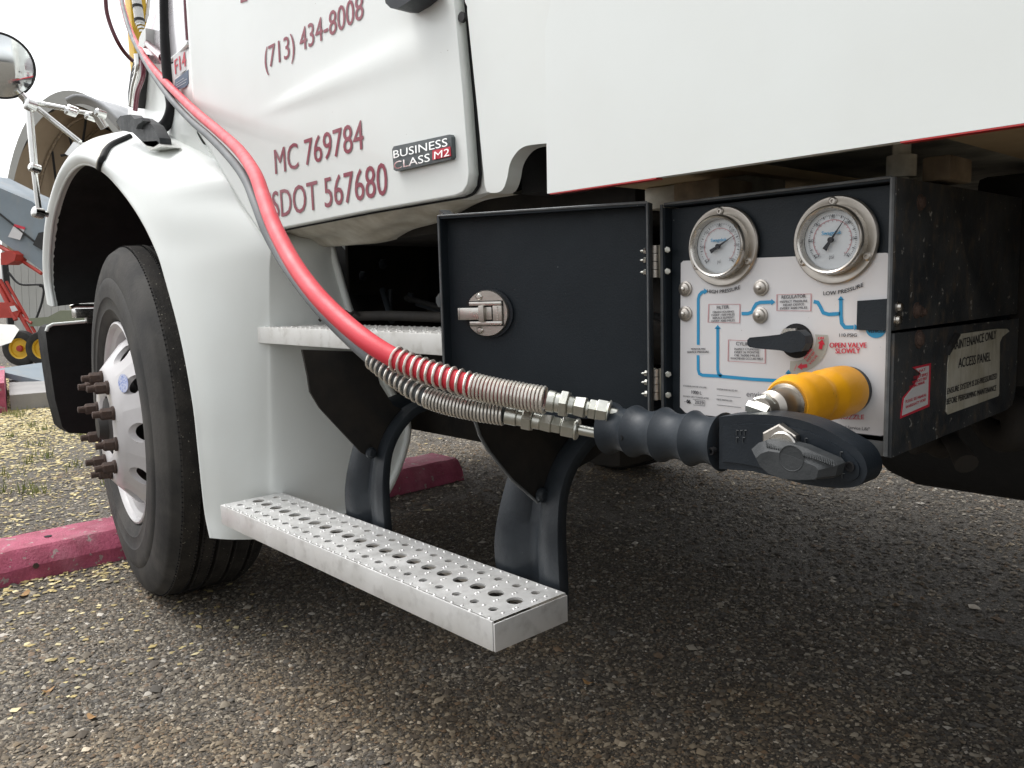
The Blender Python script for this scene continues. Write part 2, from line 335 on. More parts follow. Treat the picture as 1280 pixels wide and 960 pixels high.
def stone_cols(N):
    pal = np.array([(.060, .050, .040), (.145, .122, .092), (.24, .21, .163), (.032, .029, .026), (.36, .325, .262), (.17, .112, .068), (.11, .106, .10), (.58, .54, .47), (.20, .155, .10)])
    i = rng.choice(len(pal), N, p=[.22, .2, .14, .17, .08, .07, .07, .02, .03]); c_ = pal[i] * rng.uniform(.8, 1.2, (N, 1)); q = patch(xy)[:, None]; q2 = patch(xy, 2.2, 9)[:, None]; m_ = c_.mean(0); c_ = c_ * .70 + m_ * .30; return c_ * np.clip(1.08 + .18 * q, .6, 1.6) * (np.array([1, 1, 1]) + np.clip(q2, 0, 1) * np.array([.10, .0, -.14]))
def visible_xy(N, x0, x1, y0, y1):
    xy = np.stack([rng.uniform(x0, x1, N), rng.uniform(y0, y1, N)], 1); return xy
xyA = visible_xy(270000, -2.6, 0.35, .2, 2.1); xyB = visible_xy(90000, -4.5, .8, 2.1, 5.5); xyC = visible_xy(26000, -4.6, -2.6, -.6, 2.1)
xyD = visible_xy(12000, -8, 2, 5.5, 10)
xy = np.concatenate([xyA, xyB, xyC, xyD]); sz = np.concatenate([rng.lognormal(math.log(.0064), .42, len(xyA)), rng.lognormal(math.log(.010), .4, len(xyB)), rng.lognormal(math.log(.009), .45, len(xyC)), rng.lognormal(math.log(.018), .4, len(xyD))])
stones('gravel', xy, np.clip(sz, .003, .035), stone_cols(len(xy)), stone_m, label='loose grey and brown gravel over the asphalt lot', cat='gravel')
# straw and wood chips
nc = 24000; cx = np.concatenate([rng.normal(0, 1, (nc, 2)) * (1.1, .9) + (-6.6, .6), rng.normal(0, 1, (nc, 2)) * (1.6, 1.2) + (-9, 1.2), rng.uniform((-3.3, -.3), (-1.9, 1.0), (500, 2)), rng.normal(0, 1, (1600, 2)) * (.5, .5) + (-4.0, .7), rng.normal(0, .15, (260, 2)) * (.4, 2) + (-2.78, .62)])
csz = np.concatenate([rng.uniform(.008, .026, nc), rng.uniform(.015, .045, nc), rng.uniform(.008, .022, 500), rng.uniform(.006, .022, 1600), rng.uniform(.008, .022, 260)])
keep = cx[:, 0] < -1.9; cx = cx[keep]; csz = csz[keep]
cc_ = np.array([(.52, .43, .20), (.42, .33, .14), (.62, .54, .32), (.30, .24, .11)])[rng.integers(0, 4, len(cx))] * rng.uniform(.7, 1.15, (len(cx), 1))
stones('straw_chips', cx, csz, cc_, stone_m, flat=.25, zoff=.003, label='yellow straw and wood chips scattered beyond the parking stop', cat='straw')
# grass tufts
gb = []; gf = []; gcol = []
tufts = [(random.gauss(-5.6, .9), random.gauss(.55, .45)) for _ in range(45)] + [(random.gauss(-7.5, 1.4), random.gauss(.9, .7)) for _ in range(60)]
for tx, ty in tufts:
    for k in range(26):
        a = random.uniform(0, 6.28); r = abs(random.gauss(0, .06)); x = tx + r * math.cos(a); y = ty + r * math.sin(a); h = random.uniform(.02, .07); l = random.uniform(-.03, .03); b2 = random.uniform(0, 3.14); dx, dy = .003 * math.cos(b2), .003 * math.sin(b2)
        i = len(gb); gb += [(x - dx, y - dy, 0), (x + dx, y + dy, 0), (x + l, y + l * .5, h)]; gf.append((i, i + 1, i + 2))
grassm = mat('grass_green', (.16, .20, .05), .7, col2=(.26, .26, .09), nscale=3, nmix=.9)
go = mesh('grass', gb, gf, grassm); go['kind'] = 'stuff'; go['label'] = 'low green grass among the straw'; go['category'] = 'grass'
# a few leaves
leafm = mat('dead_leaf', (.33, .19, .07), .7, col2=(.22, .11, .04), nscale=60)
for i, (px, py, s, lab) in enumerate([(735, 852, .03, 'curled orange leaf on dark gravel below the step end'), (60, 862, .028, 'pale tan leaf on gravel at lower left'), (115, 895, .03, 'long straw coloured leaf on gravel near bottom left corner'), (30, 742, .05, 'dry brown leaf lying against the pink parking stop')]):
    c = oZ(px, py, .008); a = random.uniform(0, 3); pts = []
    for k in range(10):
        t = 2 * math.pi * k / 10; rx = s * .5 * (1 + .15 * math.sin(3 * t + i)); ry = s * .22
        x, y = rx * math.cos(t), ry * math.sin(t); pts.append(c + Vector((x * math.cos(a) - y * math.sin(a), x * math.sin(a) + y * math.cos(a), .004 * math.cos(2 * t))))
    o = mesh('leaf', pts + [c + Vector((0, 0, -.003))], [(k, (k + 1) % 10, 10) for k in range(10)], leafm, None, 180); tag(o, lab, 'leaf')

# ================================================================ TRUCK
truck = thing('work_truck', 'white work truck with open black fuelling cabinet and maroon lettering', 'truck', (-2.0, 2.0, 0))
CX, CZ = -2.51, .515
# ---- front fender ------------------------------------------------
st = [  # lip pixel, then columns (px,py,Y)
 [(262, 672), (272, 676, .728), (292, 678, .765), (316, 677, .81), (334, 673, .85)],
 [(255, 636), (266, 636, .724), (288, 636, .765), (315, 636, .81), (334, 636, .85)],
 [(247, 560), (259, 560, .722), (283, 560, .765), (313, 560, .81), (333, 560, .85)],
 [(240, 500), (252, 500, .722), (277, 500, .765), (311, 500, .81), (332, 500, .85)],
 [(225, 420), (240, 418, .722), (268, 417, .765), (307, 417, .81), (331, 417, .85)],
 [(205, 345), (222, 342, .722), (254, 342, .765), (303, 340, .81), (331, 340, .85)],
 [(195, 314), (212, 310, .722), (247, 308, .765), (300, 302, .81), (331, 297, .855)],
 [(175, 273), (194, 266, .722), (232, 258, .765), (280, 248, .81), (306, 255, .855)],
 [(150, 237), (170, 224, .722), (210, 212, .77), (250, 204, .82), (279, 206, .86)],
]
rows = []; SPE = []
arch = []
for s_ in st:
    lp = oY(*s_[0], .73); arch.append(lp); co = oY(*s_[4]); k_ = len(rows); bl = .014 if k_ < 7 else .03
    r_ = [lp + Vector((-.006, .022, 0)), lp]
    for t in (.10, .38, .74):
        r_.append(lp.lerp(co, t) + Vector((.45, -.85, .25 if k_ > 6 else 0)) * bl * math.sin(math.pi * t) ** .8)
    r_.append(co)
    if k_ < 7:
        EY = [(.335, 1.06), (.36, 1.14), (.42, 1.205), (.50, 1.222), (.60, 1.19), (.70, 1.11), (.82, 1.065), (.92, 1.035), (1.02, 1.01)]
        ey = float(np.interp(co.z, [a for a, b in EY], [b for a, b in EY])); e = Vector((-1.742, ey, max(co.z, .335)))
        r_ += [co.lerp(e, .10) + Vector((.010, 0, 0)), co.lerp(e, .55) + Vector((.012, 0, 0)), e]; SPE.append(e)
    else: r_ += [co + Vector((-.02, .04, 0)), co + Vector((-.03, .10, 0)), co + Vector((-.03, .20, 0))]
    rows.append(r_)
# front half is laid out in metres: arch radius about the hub, surface rolling inward towards the hood
for lp, off in [((125, 212), 0), ((100, 205), 0), ((80, 225), 0), ((66, 265), 0), ((60, 310), 0), ((60, 350), 0), ((65, 383), 0)]:
    p = oY(*lp, .73); arch.append(p); d = Vector((p.x - CX, 0, p.z - .62)); d.normalize(); up = max(0, d.z)
    if p is arch[9]:
        rows.append([p + Vector((0, .022, 0)), p, oY(128, 201, .722), oY(138, 184, .775), oY(163, 172, .85), oY(205, 168, .90), oY(212, 168, .95), oY(214, 168, 1.0), oY(216, 168, 1.1)]); ROW9 = rows[-1]
    else:
        fr = min(1, max(0, (-2.5 - p.x) / .6))
        rows.append([p + Vector((0, .022, 0)), p, p + d * .035 + Vector((0, -.006, 0)), p + d * .085 + Vector((0, .05, 0)), p + d * (.13) + Vector((0, .16 + .02 * fr, -.01 * up)), p + d * (.16 - .02 * fr) + Vector((0, .34, -.01))] + [p + d * (.16 - .02 * fr) + Vector((0, .34 + q, -.01 - q * .1)) for q in (.06, .12, .2)])
fender = grid_surface('front_fender', rows, white, truck, 6, 70)
# rounded rolled edge of the lip
lipc = catmull([p + Vector((0, .006, 0)) for p in arch], 8)
tube('fender_lip', lipc, .006, white, fender)
tube('panel_edge', catmull([p + Vector((.004, -.002, 0)) for p in SPE], 5), .009, white, truck)
# wheel well liner
lin = [[p + Vector((0, .012, 0)), p + Vector((.01, .15, .01)), p + Vector((.02, .30, .0)), p + Vector((.03, .42 if p.z < .8 and p.x > CX else .75, -.02))] for p in arch]
grid_surface('wheel_well_liner', lin, blackin, truck, 4, 60)
box2('inner_wing', (-3.2, 1.50, .62), (-1.9, 1.53, 1.5), blackin, truck)
tube('brake_line', catmull([oY(120, 210, .9), oY(100, 245, 1.0), oY(84, 272, 1.0)], 6), .006, chassis, truck)
# hood behind / above the fender
hood_rows = [
 [oY(214, 168, .93), oY(196, 168, .99), oY(175, 160, 1.08), oY(160, 152, 1.2)],
 [oY(213, 130, .93), oY(200, 130, .99), oY(180, 128, 1.08), oY(161, 128, 1.2)],
 [oY(211, 80, .93), oY(199, 80, .99), oY(183, 78, 1.08), oY(172, 76, 1.2)],
 [oY(208, 40, .93), oY(198, 40, .99), oY(188, 40, 1.08), oY(180, 40, 1.2)],
 [oY(206, 0, .93), oY(201, 0, .99), oY(196, 0, 1.08), oY(192, 2, 1.2)],
 [oY(205, -40, .96), oY(203, -40, 1.02), oY(202, -40, 1.1), oY(201, -38, 1.25)]]
hood = grid_surface('hood_side', hood_rows[:4][:3] , white, truck, 6, 60)
grid_surface('hood_upper_side', [[p + Vector((0, -.001, 0)) for p in r] for r in hood_rows[2:]], silverp, truck, 6, 60, label='silver upper band of the hood')
def bandline(name, P, wd, m, parent, nrm=(0, -1, 0), n=6):
    bm = bmesh.new(); ribbon_bm(bm, [Vector(p) for p in catmull(P, n)], wd, nrm); return bmobj(name, bm, m, parent)
tube('maroon_stripe', [oY(180, 50, 1.03), oY(190, 60, .985), oY(203, 72, .925)], .011, maroonp, truck)
tube('maroon_stripe', [oY(207, -30, .94), oY(205, 20, .925), oY(206, 72, .925)], .012, maroonp, truck)
tube('maroon_stripe', [oY(231, -20, .853), oY(233, 20, .853), oY(235, 50, .853)], .006, maroonp, truck)
# rounded hood corner pale bulge and slim dark lattice shape of unknown kind
prism('hood_cap', [oY(a, b, 1.0) for a, b in [(173, 57), (174, 48), (178, 38), (182, 35), (182, 55), (179, 60)]], (0, .15, 0), white, truck, .01)
lattice = prism('hood_side_lattice', [oY(a, b, 1.02) for a, b in [(160, 132), (160, 115), (163, 92), (168, 72), (172, 66), (171, 90), (166, 112), (163, 134)]], (0, .12, 0), darkm, truck, .004)
tube('lattice_trim', catmull([oY(172, 68, 1.0), oY(173, 88, 1.0), oY(168, 108, 1.0), oY(165, 132, 1.0)], 5), .012, chrome, lattice)
tube('lattice_trim', catmull([oY(178, 75, .99), oY(179, 95, .99), oY(172, 115, .99), oY(169, 138, .99)], 5), .008, maroonp, lattice)
for k in range(8):
    y = 78 + k * 7; tube('lattice_slat', [oY(168 - k * .8, y, 1.012), oY(171 - k * .8, y - 5, 1.012)], .003, chrome, lattice)
# cowl between hood and door
cowl = grid_surface('cab_cowl', [[oY(205, 225, .93), oY(240, 225, .90), oY(292, 225, .868)], [oY(210, 168, .905), oY(225, 168, .878), oY(247, 168, .862)], [oY(216, 120, .90), oY(228, 120, .875), oY(245, 120, .86)], [oY(214, 80, .90), oY(226, 75, .875), oY(240, 55, .86)]], white, truck, 6)
grid_surface('cab_cowl_upper', [[oY(214, 78, .90), oY(226, 72, .875), oY(239, 53, .86)], [oY(211, 30, .90), oY(224, 30, .875), oY(236, 20, .86)], [oY(210, -40, .90), oY(222, -40, .875), oY(233, -40, .86)]], silverp, truck, 6, label='silver upper band of the cowl')
tube('cowl_trim', [oY(216, 73, .892), oY(226, 65, .872), oY(236, 54, .860)], .005, white, truck)
# dark hood to cab gap put in as a thick black strip, hooking under the latch
tube('hood_gap_strip', catmull([oY(206, -40, .905), oY(207, 0, .905), oY(208, 60, .90), oY(212, 110, .895), oY(215, 135, .89), oY(208, 154, .885), oY(198, 163, .88)], 6), [.0165] * 37, seam, truck)
tube('fender_seam', catmull([p + Vector((.004, -.002, .003)) for p in ROW9[1:5]], 6), .0085, seam, truck)
tube('seam_flange', catmull([p + Vector((-.012, -.004, .006)) for p in ROW9[1:5]], 6), .0045, greybeam, truck)
# hood latch
HL = [(145, 152), (150, 145), (163, 143), (168, 149), (176, 147), (190, 156), (199, 172), (200, 179), (192, 184), (183, 182), (166, 166), (152, 163)]
latch = prism('hood_latch', [oY(a, b, .80) for a, b in HL], (0, .03, 0), leverm, truck, .006)
prism('latch_finger', [oY(a, b, .785) for a, b in [(163, 150), (177, 147), (179, 151), (172, 156), (170, 161), (163, 156)]], (0, .02, 0), leverm, latch, .002)
prism('latch_base', [oY(a, b, .80) for a, b in [(176, 177), (187, 188), (203, 183), (196, 176)]], (0, .05, 0), whited, latch, .003)
# decal on cowl
def cq(px, py): return oY(px, py, .868 - (px - 225) * .0006)
prism('number_sticker', [oY(a, b, .868) for a, b in [(217, 72), (236, 55), (238, 84), (218, 98)]], (0, -.001, 0), panelw, cowl)
textq('sticker_lettering', 'F14', oY(219.5, 93, .8665), oY(233, 82, .8665), .036, redink, cowl, bold=.01)
prism('blue_decal', [oY(a, b, .866) for a, b in [(219, 100), (236, 87), (236, 104), (232, 109), (219, 113)]], (0, -.001, 0), navyd, cowl)
for i, (a, b, c, d) in enumerate([(221, 105, 230, 99), (221, 108, 234, 100), (221, 111, 233, 104)]): textq('decal_lettering', ['USA', 'CLEAN AIR', 'NATURAL GAS'][i] if False else ['----', '------', '------'][i], oY(a, b, .8645), oY(c, d, .8645), .006, panelw, cowl, bold=.03)

# ---- cab door: grid with pressed creases ---------------------------
DY = .85
def crease(u, x, z):
    # depth variation of the pressed door skin (metres, + = inwards)
    p1 = oCR1; p2 = oCR2
    d = (p2[0] - p1[0], p2[1] - p1[1]); L = math.hypot(*d); s = ((x - p1[0]) * -d[1] + (z - p1[1]) * d[0]) / L; al = ((x - p1[0]) * d[0] + (z - p1[1]) * d[1]) / L / L
    f = 1 / (1 + math.exp(-max(-20, min(20, (al - .05) * 12)))) ; w = .010 + .022 * max(0, al)
    e = -.0045 * math.exp(-(s / w) ** 2) * f + .005 * (1 / (1 + math.exp(-max(-30, min(30, s / .022))))) * f
    s2 = z - (1.245 + (x + 2.0) * -.02)
    return e * max(0, min(1, (-1.04 - x) / .08)) + .003 * math.sin(x * 3.1) + .004 * ((z - 1.15) / .4) ** 2
a_ = oY(345, 135, DY); b_ = oY(505, 68, DY); oCR1 = (a_.x, a_.z); oCR2 = (b_.x, b_.z)
Lp = [oY(*q, DY) for q in [(331, 293), (310, 262), (288, 225), (268, 190), (252, 165), (245, 120), (240, 60), (235, 0), (230, -60)]]
Rp = [oY(*q, DY) for q in [(592, 217), (591, 200), (585, 120), (576, 27), (573, 0), (566, -60)]]
Bp = [oY(*q, DY) for q in [(331, 293), (345, 288), (359, 284.5), (460, 264.5), (560, 247.5), (575, 245), (584, 241), (590, 232), (592, 217)]]
def interp(P, z):
    P = sorted(P, key=lambda p: p.z)
    if z <= P[0].z: return P[0].x
    for a, b in zip(P, P[1:]):
        if z <= b.z: t = (z - a.z) / (b.z - a.z); return a.x + (b.x - a.x) * t
    return P[-1].x
def zbot(x):
    for a, b in zip(Bp, Bp[1:]):
        if x <= b.x: return a.z + (b.z - a.z) * max(0, (x - a.x) / (b.x - a.x))
    return Bp[-1].z
zt = 1.62; vs = []; fs = []; NU, NV = 110, 70
XB0, XB1 = Bp[0].x, Bp[-1].x
for j in range(NV + 1):
    v = (j / NV) ** 1.25
    for i in range(NU + 1):
        u = 1 - (1 - i / NU) ** 1.4; zb = zbot(XB0 + (XB1 - XB0) * u)
        z = zb + (zt - zb) * v; x = interp(Lp, z) * (1 - u) + interp(Rp, z) * u
        vs.append((x, DY + crease(u, x, z), z))
for j in range(NV):
    for i in range(NU): a = j * (NU + 1) + i; fs.append((a, a + 1, a + NU + 2, a + NU + 1))
door = mesh('cab_door', vs, fs, white, truck, 60)
md = door.modifiers.new('shell', 'SOLIDIFY'); md.thickness = .02; md.offset = -1 if False else 1
md.offset = 0
# dark shut line round the door
sl_pts = [vs[j * (NU + 1)] for j in range(NV, -1, -1)] + [vs[i] for i in range(NU + 1)] + [vs[j * (NU + 1) + NU] for j in range(NV + 1)]
bm = bmesh.new(); P = [Vector(p) + Vector((0, .014, 0)) for p in sl_pts]; bm_tube(bm, P[::2], .0028, 6); bmobj('shut_line', bm, seam, door)
# lettering on the door, standing on the crease-free skin
def dtext(s, a, b, h, bold=0, dy=-.005, m=maroon):
    vs, fs = text_mesh(s, bold); x0 = min(v[0] for v in vs); x1 = max(v[0] for v in vs); A = oY(*a, DY + dy); B = oY(*b, DY + dy); out = []
    for x, y in vs:
        q = A.lerp(B, (x - x0) / (x1 - x0)); q.z += y / .69 * h; q.y = DY + crease(0, q.x, q.z) - .0112; out.append(q)
    n0 = len(out); f0 = list(fs); fs = list(fs); base = list(out)
    for k, (f, l) in enumerate(((-1, .0001), (1, .0002))):
        out += [q + Vector((f * h * .010, -l, 0)) for q in base]; fs += [tuple(i + n0 * (k + 1) for i in q) for q in f0]
    return mesh('lettering', out, fs, m, door)
def hgt(a, b): return abs(oY(*a, DY - .016).z - oY(*b, DY - .016).z)
dtext('(713) 434-8008', (332, 87), (453, 22), hgt((336, 81), (336, 53)), .002)
dtext('MC 769784', (346, 218), (457, 186), hgt((346, 218), (344, 187)), .002)
dtext('USDOT 567680', (330, 276), (487, 243), hgt((350, 270), (348, 236)), .002)
dtext('L', (301, 4), (309, 1), .05, .002)
# badge
def bq(px, py, y=.832): return oY(px, py, y)
bdg = prism('door_badge', [bq(a, b) for a, b in [(492, 183), (562, 168), (564, 171), (565, 196), (563, 199), (495, 214), (492, 212), (490, 187)]], (0, .012, 0), badge, door, .002)
BU = (bq(565, 182) - bq(490, 198)).normalized()
textq('badge_lettering', 'BUSINESS', bq(492.5, 198, .829), bq(560, 182.5, .829), .0128, chrome, bdg, bold=0, up=(0, 0, 1), lift=.001)
textq('badge_lettering', 'CLASS', bq(493, 212, .829), bq(538, 201.5, .829), .0128, chrome, bdg, bold=0, lift=.001)
prism('badge_red_field', [bq(a, b, .8305) for a, b in [(541, 188), (563, 183), (564, 195), (541, 200)]], (0, -.001, 0), redink, bdg)
textq('badge_lettering', 'M2', bq(543, 199, .828), bq(562, 194.5, .828), .0115, chrome, bdg, bold=0, shear=.15)
# door handle (lower end in view)
prism('door_handle', [oY(a, b, .80) for a, b in [(478, -14), (482, 4), (488, 10), (498, 10), (514, 0), (530, -14), (500, -30)]], (0, .04, 0), handlem, door, .008)
# thin lower cab structure, rocker
rk = []
for i, (ax_, ay_, bx, by) in enumerate([(345, 291, 352, 294), (362, 287, 372, 298), (400, 279, 402, 308), (440, 271, 446, 306), (480, 263, 482, 302), (515, 257, 516, 287), (550, 252, 546, 278), (600, 244, 600, 252), (640, 238, 645, 243)]):
    a = oY(ax_, ay_ - 3, .868); b = oY(bx, by, .985 if i not in (2, 5) else 1.0); q = [0, .004, -.004, .003, -.005, .003, 0, 0, 0][i]
    rk.append([a, a.lerp(b, .3) + Vector((0, 0, -.006 + q)), a.lerp(b, .65) + Vector((.01, 0, q * -1.2 - .004)), b, b + Vector((0, .12, .03))])
grid_surface('rocker_panel', rk, rocker_m, truck, 6, 40, label='dented grimy sheet metal under the cab door')
box2('cab_body', (-2.0, .885, 1.13), (-.80, 3.0, 2.6), white, truck, .01)
box2('cab_sill_structure', (-1.6, 1.13, 1.05), (-.985, 1.3, 1.128), blackin, truck)
box2('cutout_black_backing', (-.98, .93, 1.03), (-.70, 1.2, 1.128), blackin, truck)  # black plate added so the opening in the fairing looks dark
box2('hood_body', (-3.36, 1.26, .72), (-2.02, 2.78, 1.72), white, truck, .08)
box2('firewall', (-2.015, 1.22, .55), (-2.0, 2.9, 1.7), chassis, truck)
box2('grille', (-3.375, 1.45, .78), (-3.362, 2.55, 1.45), darkm, truck, .004)
box2('far_fender', (-3.30, 2.79, 1.02), (-1.86, 3.14, 1.36), white, truck, .1)
box2('far_fender_skirt', (-1.98, 2.82, .34), (-1.86, 3.14, 1.03), white, truck, .02)
box2('cab_floor', (-1.7, 1.0, .99), (-.80, 2.95, 1.045), chassis, truck)
# rear cab corner strip and side fairing with its cut-out
prism('cab_corner_post', [oY(a, b, .868) for a, b in [(560, -40), (590, -40), (596, 20), (612, 240), (575, 249), (575, 230), (572, 130), (562, 0)]], (0, .05, 0), whited, truck, .002)
FPc = [(608, 239), (614, 241), (624, 240), (630, 234), (634, 222), (637, 206), (643, 194), (652, 185), (665, 181), (700, 178)]
FP = [(582, -40), (581, 2), (584, 8), (584, 14), (595, 120), (606, 232)] + [(q[0], q[1]) for q in catmull([(a, b, 0) for a, b in FPc], 5)] + [(700, -40)]
fr_ = prism('side_fairing', [oY(a, b, .845) for a, b in FP], (0, .028, 0), white, truck, .004)
lathe('fairing_clip', oY(580, 22, .85), (0, -1, 0), [(0, .008), (.006, .008), (.006, 0)], darkm, truck, 10)
box2('cab_rear_wall', (-.93, .90, 1.12), (-.80, 2.95, 2.58), whited, truck)

# ---- mirror and its bracket, on the left of the picture -------------
mir = thing if False else None
mc = oD(-1, 82, 2.5); mn = (Vector(CP) - mc).normalized(); mn = (mn + Vector((.25, -.05, .05))).normalized()
mh = lathe('fender_mirror', mc, mn, [(-.05, .02), (-.045, .06), (-.02, .088), (0, .098), (.006, .099), (.008, .094)], darkm, truck, 40, close=False)
lathe('mirror_glass', mc, mn, [(.004, .0935), (.010, .07), (.014, .04), (.016, 0)], mirror, mh, 40, close=False)
arms = [([(26, 118), (37, 130)], 2.5, .012), ([(36, 127), (88, 137)], 2.52, .0085), ([(86, 137), (118, 143)], 2.52, .0065), ([(40, 130), (100, 178)], 2.55, .0085), ([(36, 133), (43, 210)], 2.5, .0105), ([(42, 208), (49, 264)], 2.55, .0085), ([(48, 266), (60, 268)], 2.6, .01), ([(118, 140), (131, 160)], 2.5, .014)]
for (P2, z, r) in arms: tube('mirror_arm', [oD(*P2[0], z), oD(*P2[1], z + .02)], r, chrome, truck, 12)
for (px, py, z, r) in [(90, 137, 2.51, .013), (43, 210, 2.52, .014), (37, 131, 2.49, .018), (113, 146, 2.5, .012), (125, 142, 2.5, .013), (47, 266, 2.54, .017), (88, 140, 2.5, .012)]:
    lathe('arm_clamp', oD(px, py, z), (.3, -1, .2), [(-.015, r), (.012, r), (.016, r * .6)], chrome, truck, 12)
prism('mirror_foot', [oD(a, b, 2.5) for a, b in [(81, 192), (92, 177), (98, 181), (88, 196)]], (0, .03, 0), chrome, truck, .003)

# ---- bumper end (hollow, seen from behind) and chrome bits ------------
BP = [(57, 416), (60, 409), (66, 406), (112, 402), (150, 402), (150, 545), (86, 541), (78, 534), (69, 500), (60, 440)]
bmp = prism('front_bumper_end', [oX(a, b, -3.3) for a, b in BP], (-.12, 0, 0), blackin, truck, .01)
tube('bumper_edge', [oX(a, b, -3.292) for a, b in [(58, 414), (60, 408.5), (66, 405.5), (112, 401.5), (150, 401.5)]], .006, white, bmp)
box('bumper_step', oX(110, 391, -3.25) + Vector((0, .1, 0)), (.05, .3, .035), chrome, truck, .006)
box2('front_bumper', (-3.46, 1.0, .42), (-3.36, 3.0, .72), white, truck, .02)
tube('tow_bar', [oX(88, 384, -3.22), oX(94, 382, -3.22), oX(150, 382, -3.22)], .008, chrome, truck)
box('bumper_bracket', oX(108, 396, -3.28) + Vector((0, .02, 0)), (.03, .05, .05), chrome, truck, .004)

# ---- wheel ------------------------------------------------------------
def make_wheel(center, yaw, name='front_wheel', side=1):
    c = Vector(center); axo = Vector((math.sin(yaw), -math.cos(yaw), 0)) * side   # outward axis
    root = bpy.data.objects.new(name, None); link(root, truck, c)
    u = Vector((0, 0, 1)); vv = axo.cross(u)
    Wd = .275
    tp = [(-Wd + .02, .295), (-Wd - .01, .36), (-Wd - .012, .42), (-Wd, .475), (-Wd + .012, .498), (-Wd + .03, .511)]
    def tread(a, r): return (a, r)
    gx = [-.220, -.172, -.125, -.080]
    prof = list(tp)
    for g_ in gx:
        prof += [(g_ - .0085, .516), (g_ - .0070, .5185), (g_ - .0055, .517), (g_ - .0045, .502), (g_ + .0045, .502), (g_ + .0055, .517), (g_ + .0070, .5185), (g_ + .0085, .516)]
    tyre_out = [(-.03, .512), (-.012, .500), (-.008, .497), (-.004, .490), (.004, .47), (.009, .45), (.012, .43), (.0115, .425), (.016, .418), (.018, .40), (.018, .37), (.0145, .365), (.014, .335), (.010, .330), (.004, .312), (-.006, .302), (-.018, .296)]
    bm = bmesh.new(); bm_lathe(bm, c, axo, prof + [(-.034, .5155), (-.030, .511)], 96, u, close=False); 
    tr = bmobj('tread', bm, tread_m, root, 30)
    lathe('sidewall', c, axo, tyre_out, tyre_m, root, 96, u, close=False)
    bm = bmesh.new()
    for k in range(230):
        th = 2 * math.pi * k / 230
        for a0, a1, rr in ((-.036, -.029, .5135), (-.0745, -.0695, .5178), (-.0905, -.0855, .5178), (-.1195, -.1145, .5178)):
            d_ = u * math.cos(th) + vv * math.sin(th); t_ = vv * math.cos(th) - u * math.sin(th); q = [c + axo * aa + d_ * (rr + (.0012 if rr > .515 else .0012)) + t_ * w_ for aa, w_ in ((a0, -.0011), (a1, -.0011), (a1, .0011), (a0, .0011))]
            bm_prism(bm, q, d_ * -.004)
    bmobj('tread_sipe', bm, seam, root, kind='stuff')
    # rim
    lathe('rim', c, axo, [(-.006, .300), (.000, .298), (.002, .293), (-.002, .287), (-.012, .283), (-.02, .270), (-.06, .262), (-.16, .262), (-.25, .275)], rim_m, root, 64, u, close=False)
    # disc with ten hand holes
    def prof_t(r):   # axial position of disc face by radius
        P = [(0, .0), (.085, .040), (.10, .048), (.165, .046), (.185, .030), (.235, -.012), (.262, -.05)]
        for (r0, t0), (r1, t1) in zip(P, P[1:]):
            if r <= r1: return t0 + (t1 - t0) * (r - r0) / (r1 - r0)
        return P[-1][1]
    bm = bmesh.new(); NS = 10; N = 24
    def pt(th, r, dt=0): return c + axo * (prof_t(r) + dt) + (u * math.cos(th) + vv * math.sin(th)) * r
    for k in range(NS):
        th0 = 2 * math.pi * (k + .5) / NS; dth = math.pi / NS; rc = .2165; hr_ = .0275; rlo, rhi = .183, .254
        outer = []; inner = []; back = []
        for i in range(N):
            a = 2 * math.pi * i / N; cx_, sy = math.cos(a), math.sin(a); sc = 1 / max(abs(cx_), abs(sy))
            outer.append(bm.verts.new(pt(th0 + dth * cx_ * sc, rc + ((rhi - rc) if sy > 0 else (rc - rlo)) * sy * sc)))
            inner.append(bm.verts.new(pt(th0 + hr_ * 1.0 / rc * cx_, rc + hr_ * .95 * sy))); back.append(bm.verts.new(pt(th0 + hr_ * .85 / rc * cx_, rc + hr_ * .85 * sy, -.016)))
        for i in range(N):
            j = (i + 1) % N; bm.faces.new((outer[i], outer[j], inner[j], inner[i])); bm.faces.new((inner[i], inner[j], back[j], back[i]))
    bm_lathe(bm, c, axo, [(prof_t(.183), .183), (prof_t(.165), .165), (prof_t(.1), .10), (prof_t(.085), .085)], 80, u, close=False)
    bm_lathe(bm, c, axo, [(prof_t(.254), .254), (prof_t(.262) , .262)], 80, u, close=False)
    bmobj('wheel_disc', bm, rim_m, root, 40)
    lathe('hub', c, axo, [(-.2, .255), (-.03, .20), (-.03, .12), (.02, .082), (.045, .078), (.05, .050), (.062, .042), (.072, .034), (.074, 0)], hubm, root, 32, u, close=False)
    # nuts: stud, flange, hex, cap
    nut0 = None
    for k in range(10):
        th = 2 * math.pi * k / 10 + .05; p = c + axo * .047 + (u * math.cos(th) + vv * math.sin(th)) * .1395
        if nut0 is None:
            bm = bmesh.new(); bm_lathe(bm, p, axo, [(0, .020), (.006, .020), (.008, .0155)], 16, u); bm_lathe(bm, p, axo, [(.008, .0165), (.032, .0165), (.036, .012)], 6, u); bm_lathe(bm, p, axo, [(.036, .010), (.054, .0095), (.056, 0)], 10, u)
            nut0 = bmobj('wheel_nut', bm, rust, root, 35); off = WORLD[nut0] - p
        else:
            clone(nut0, root, p + off)
    return root
wheel = make_wheel((CX, .745, CZ), -.117)
# oval maker's sticker on the disc
axo = Vector((math.sin(-.117), -math.cos(-.117), 0)); 
sc_ = oY(148, 483, .73)
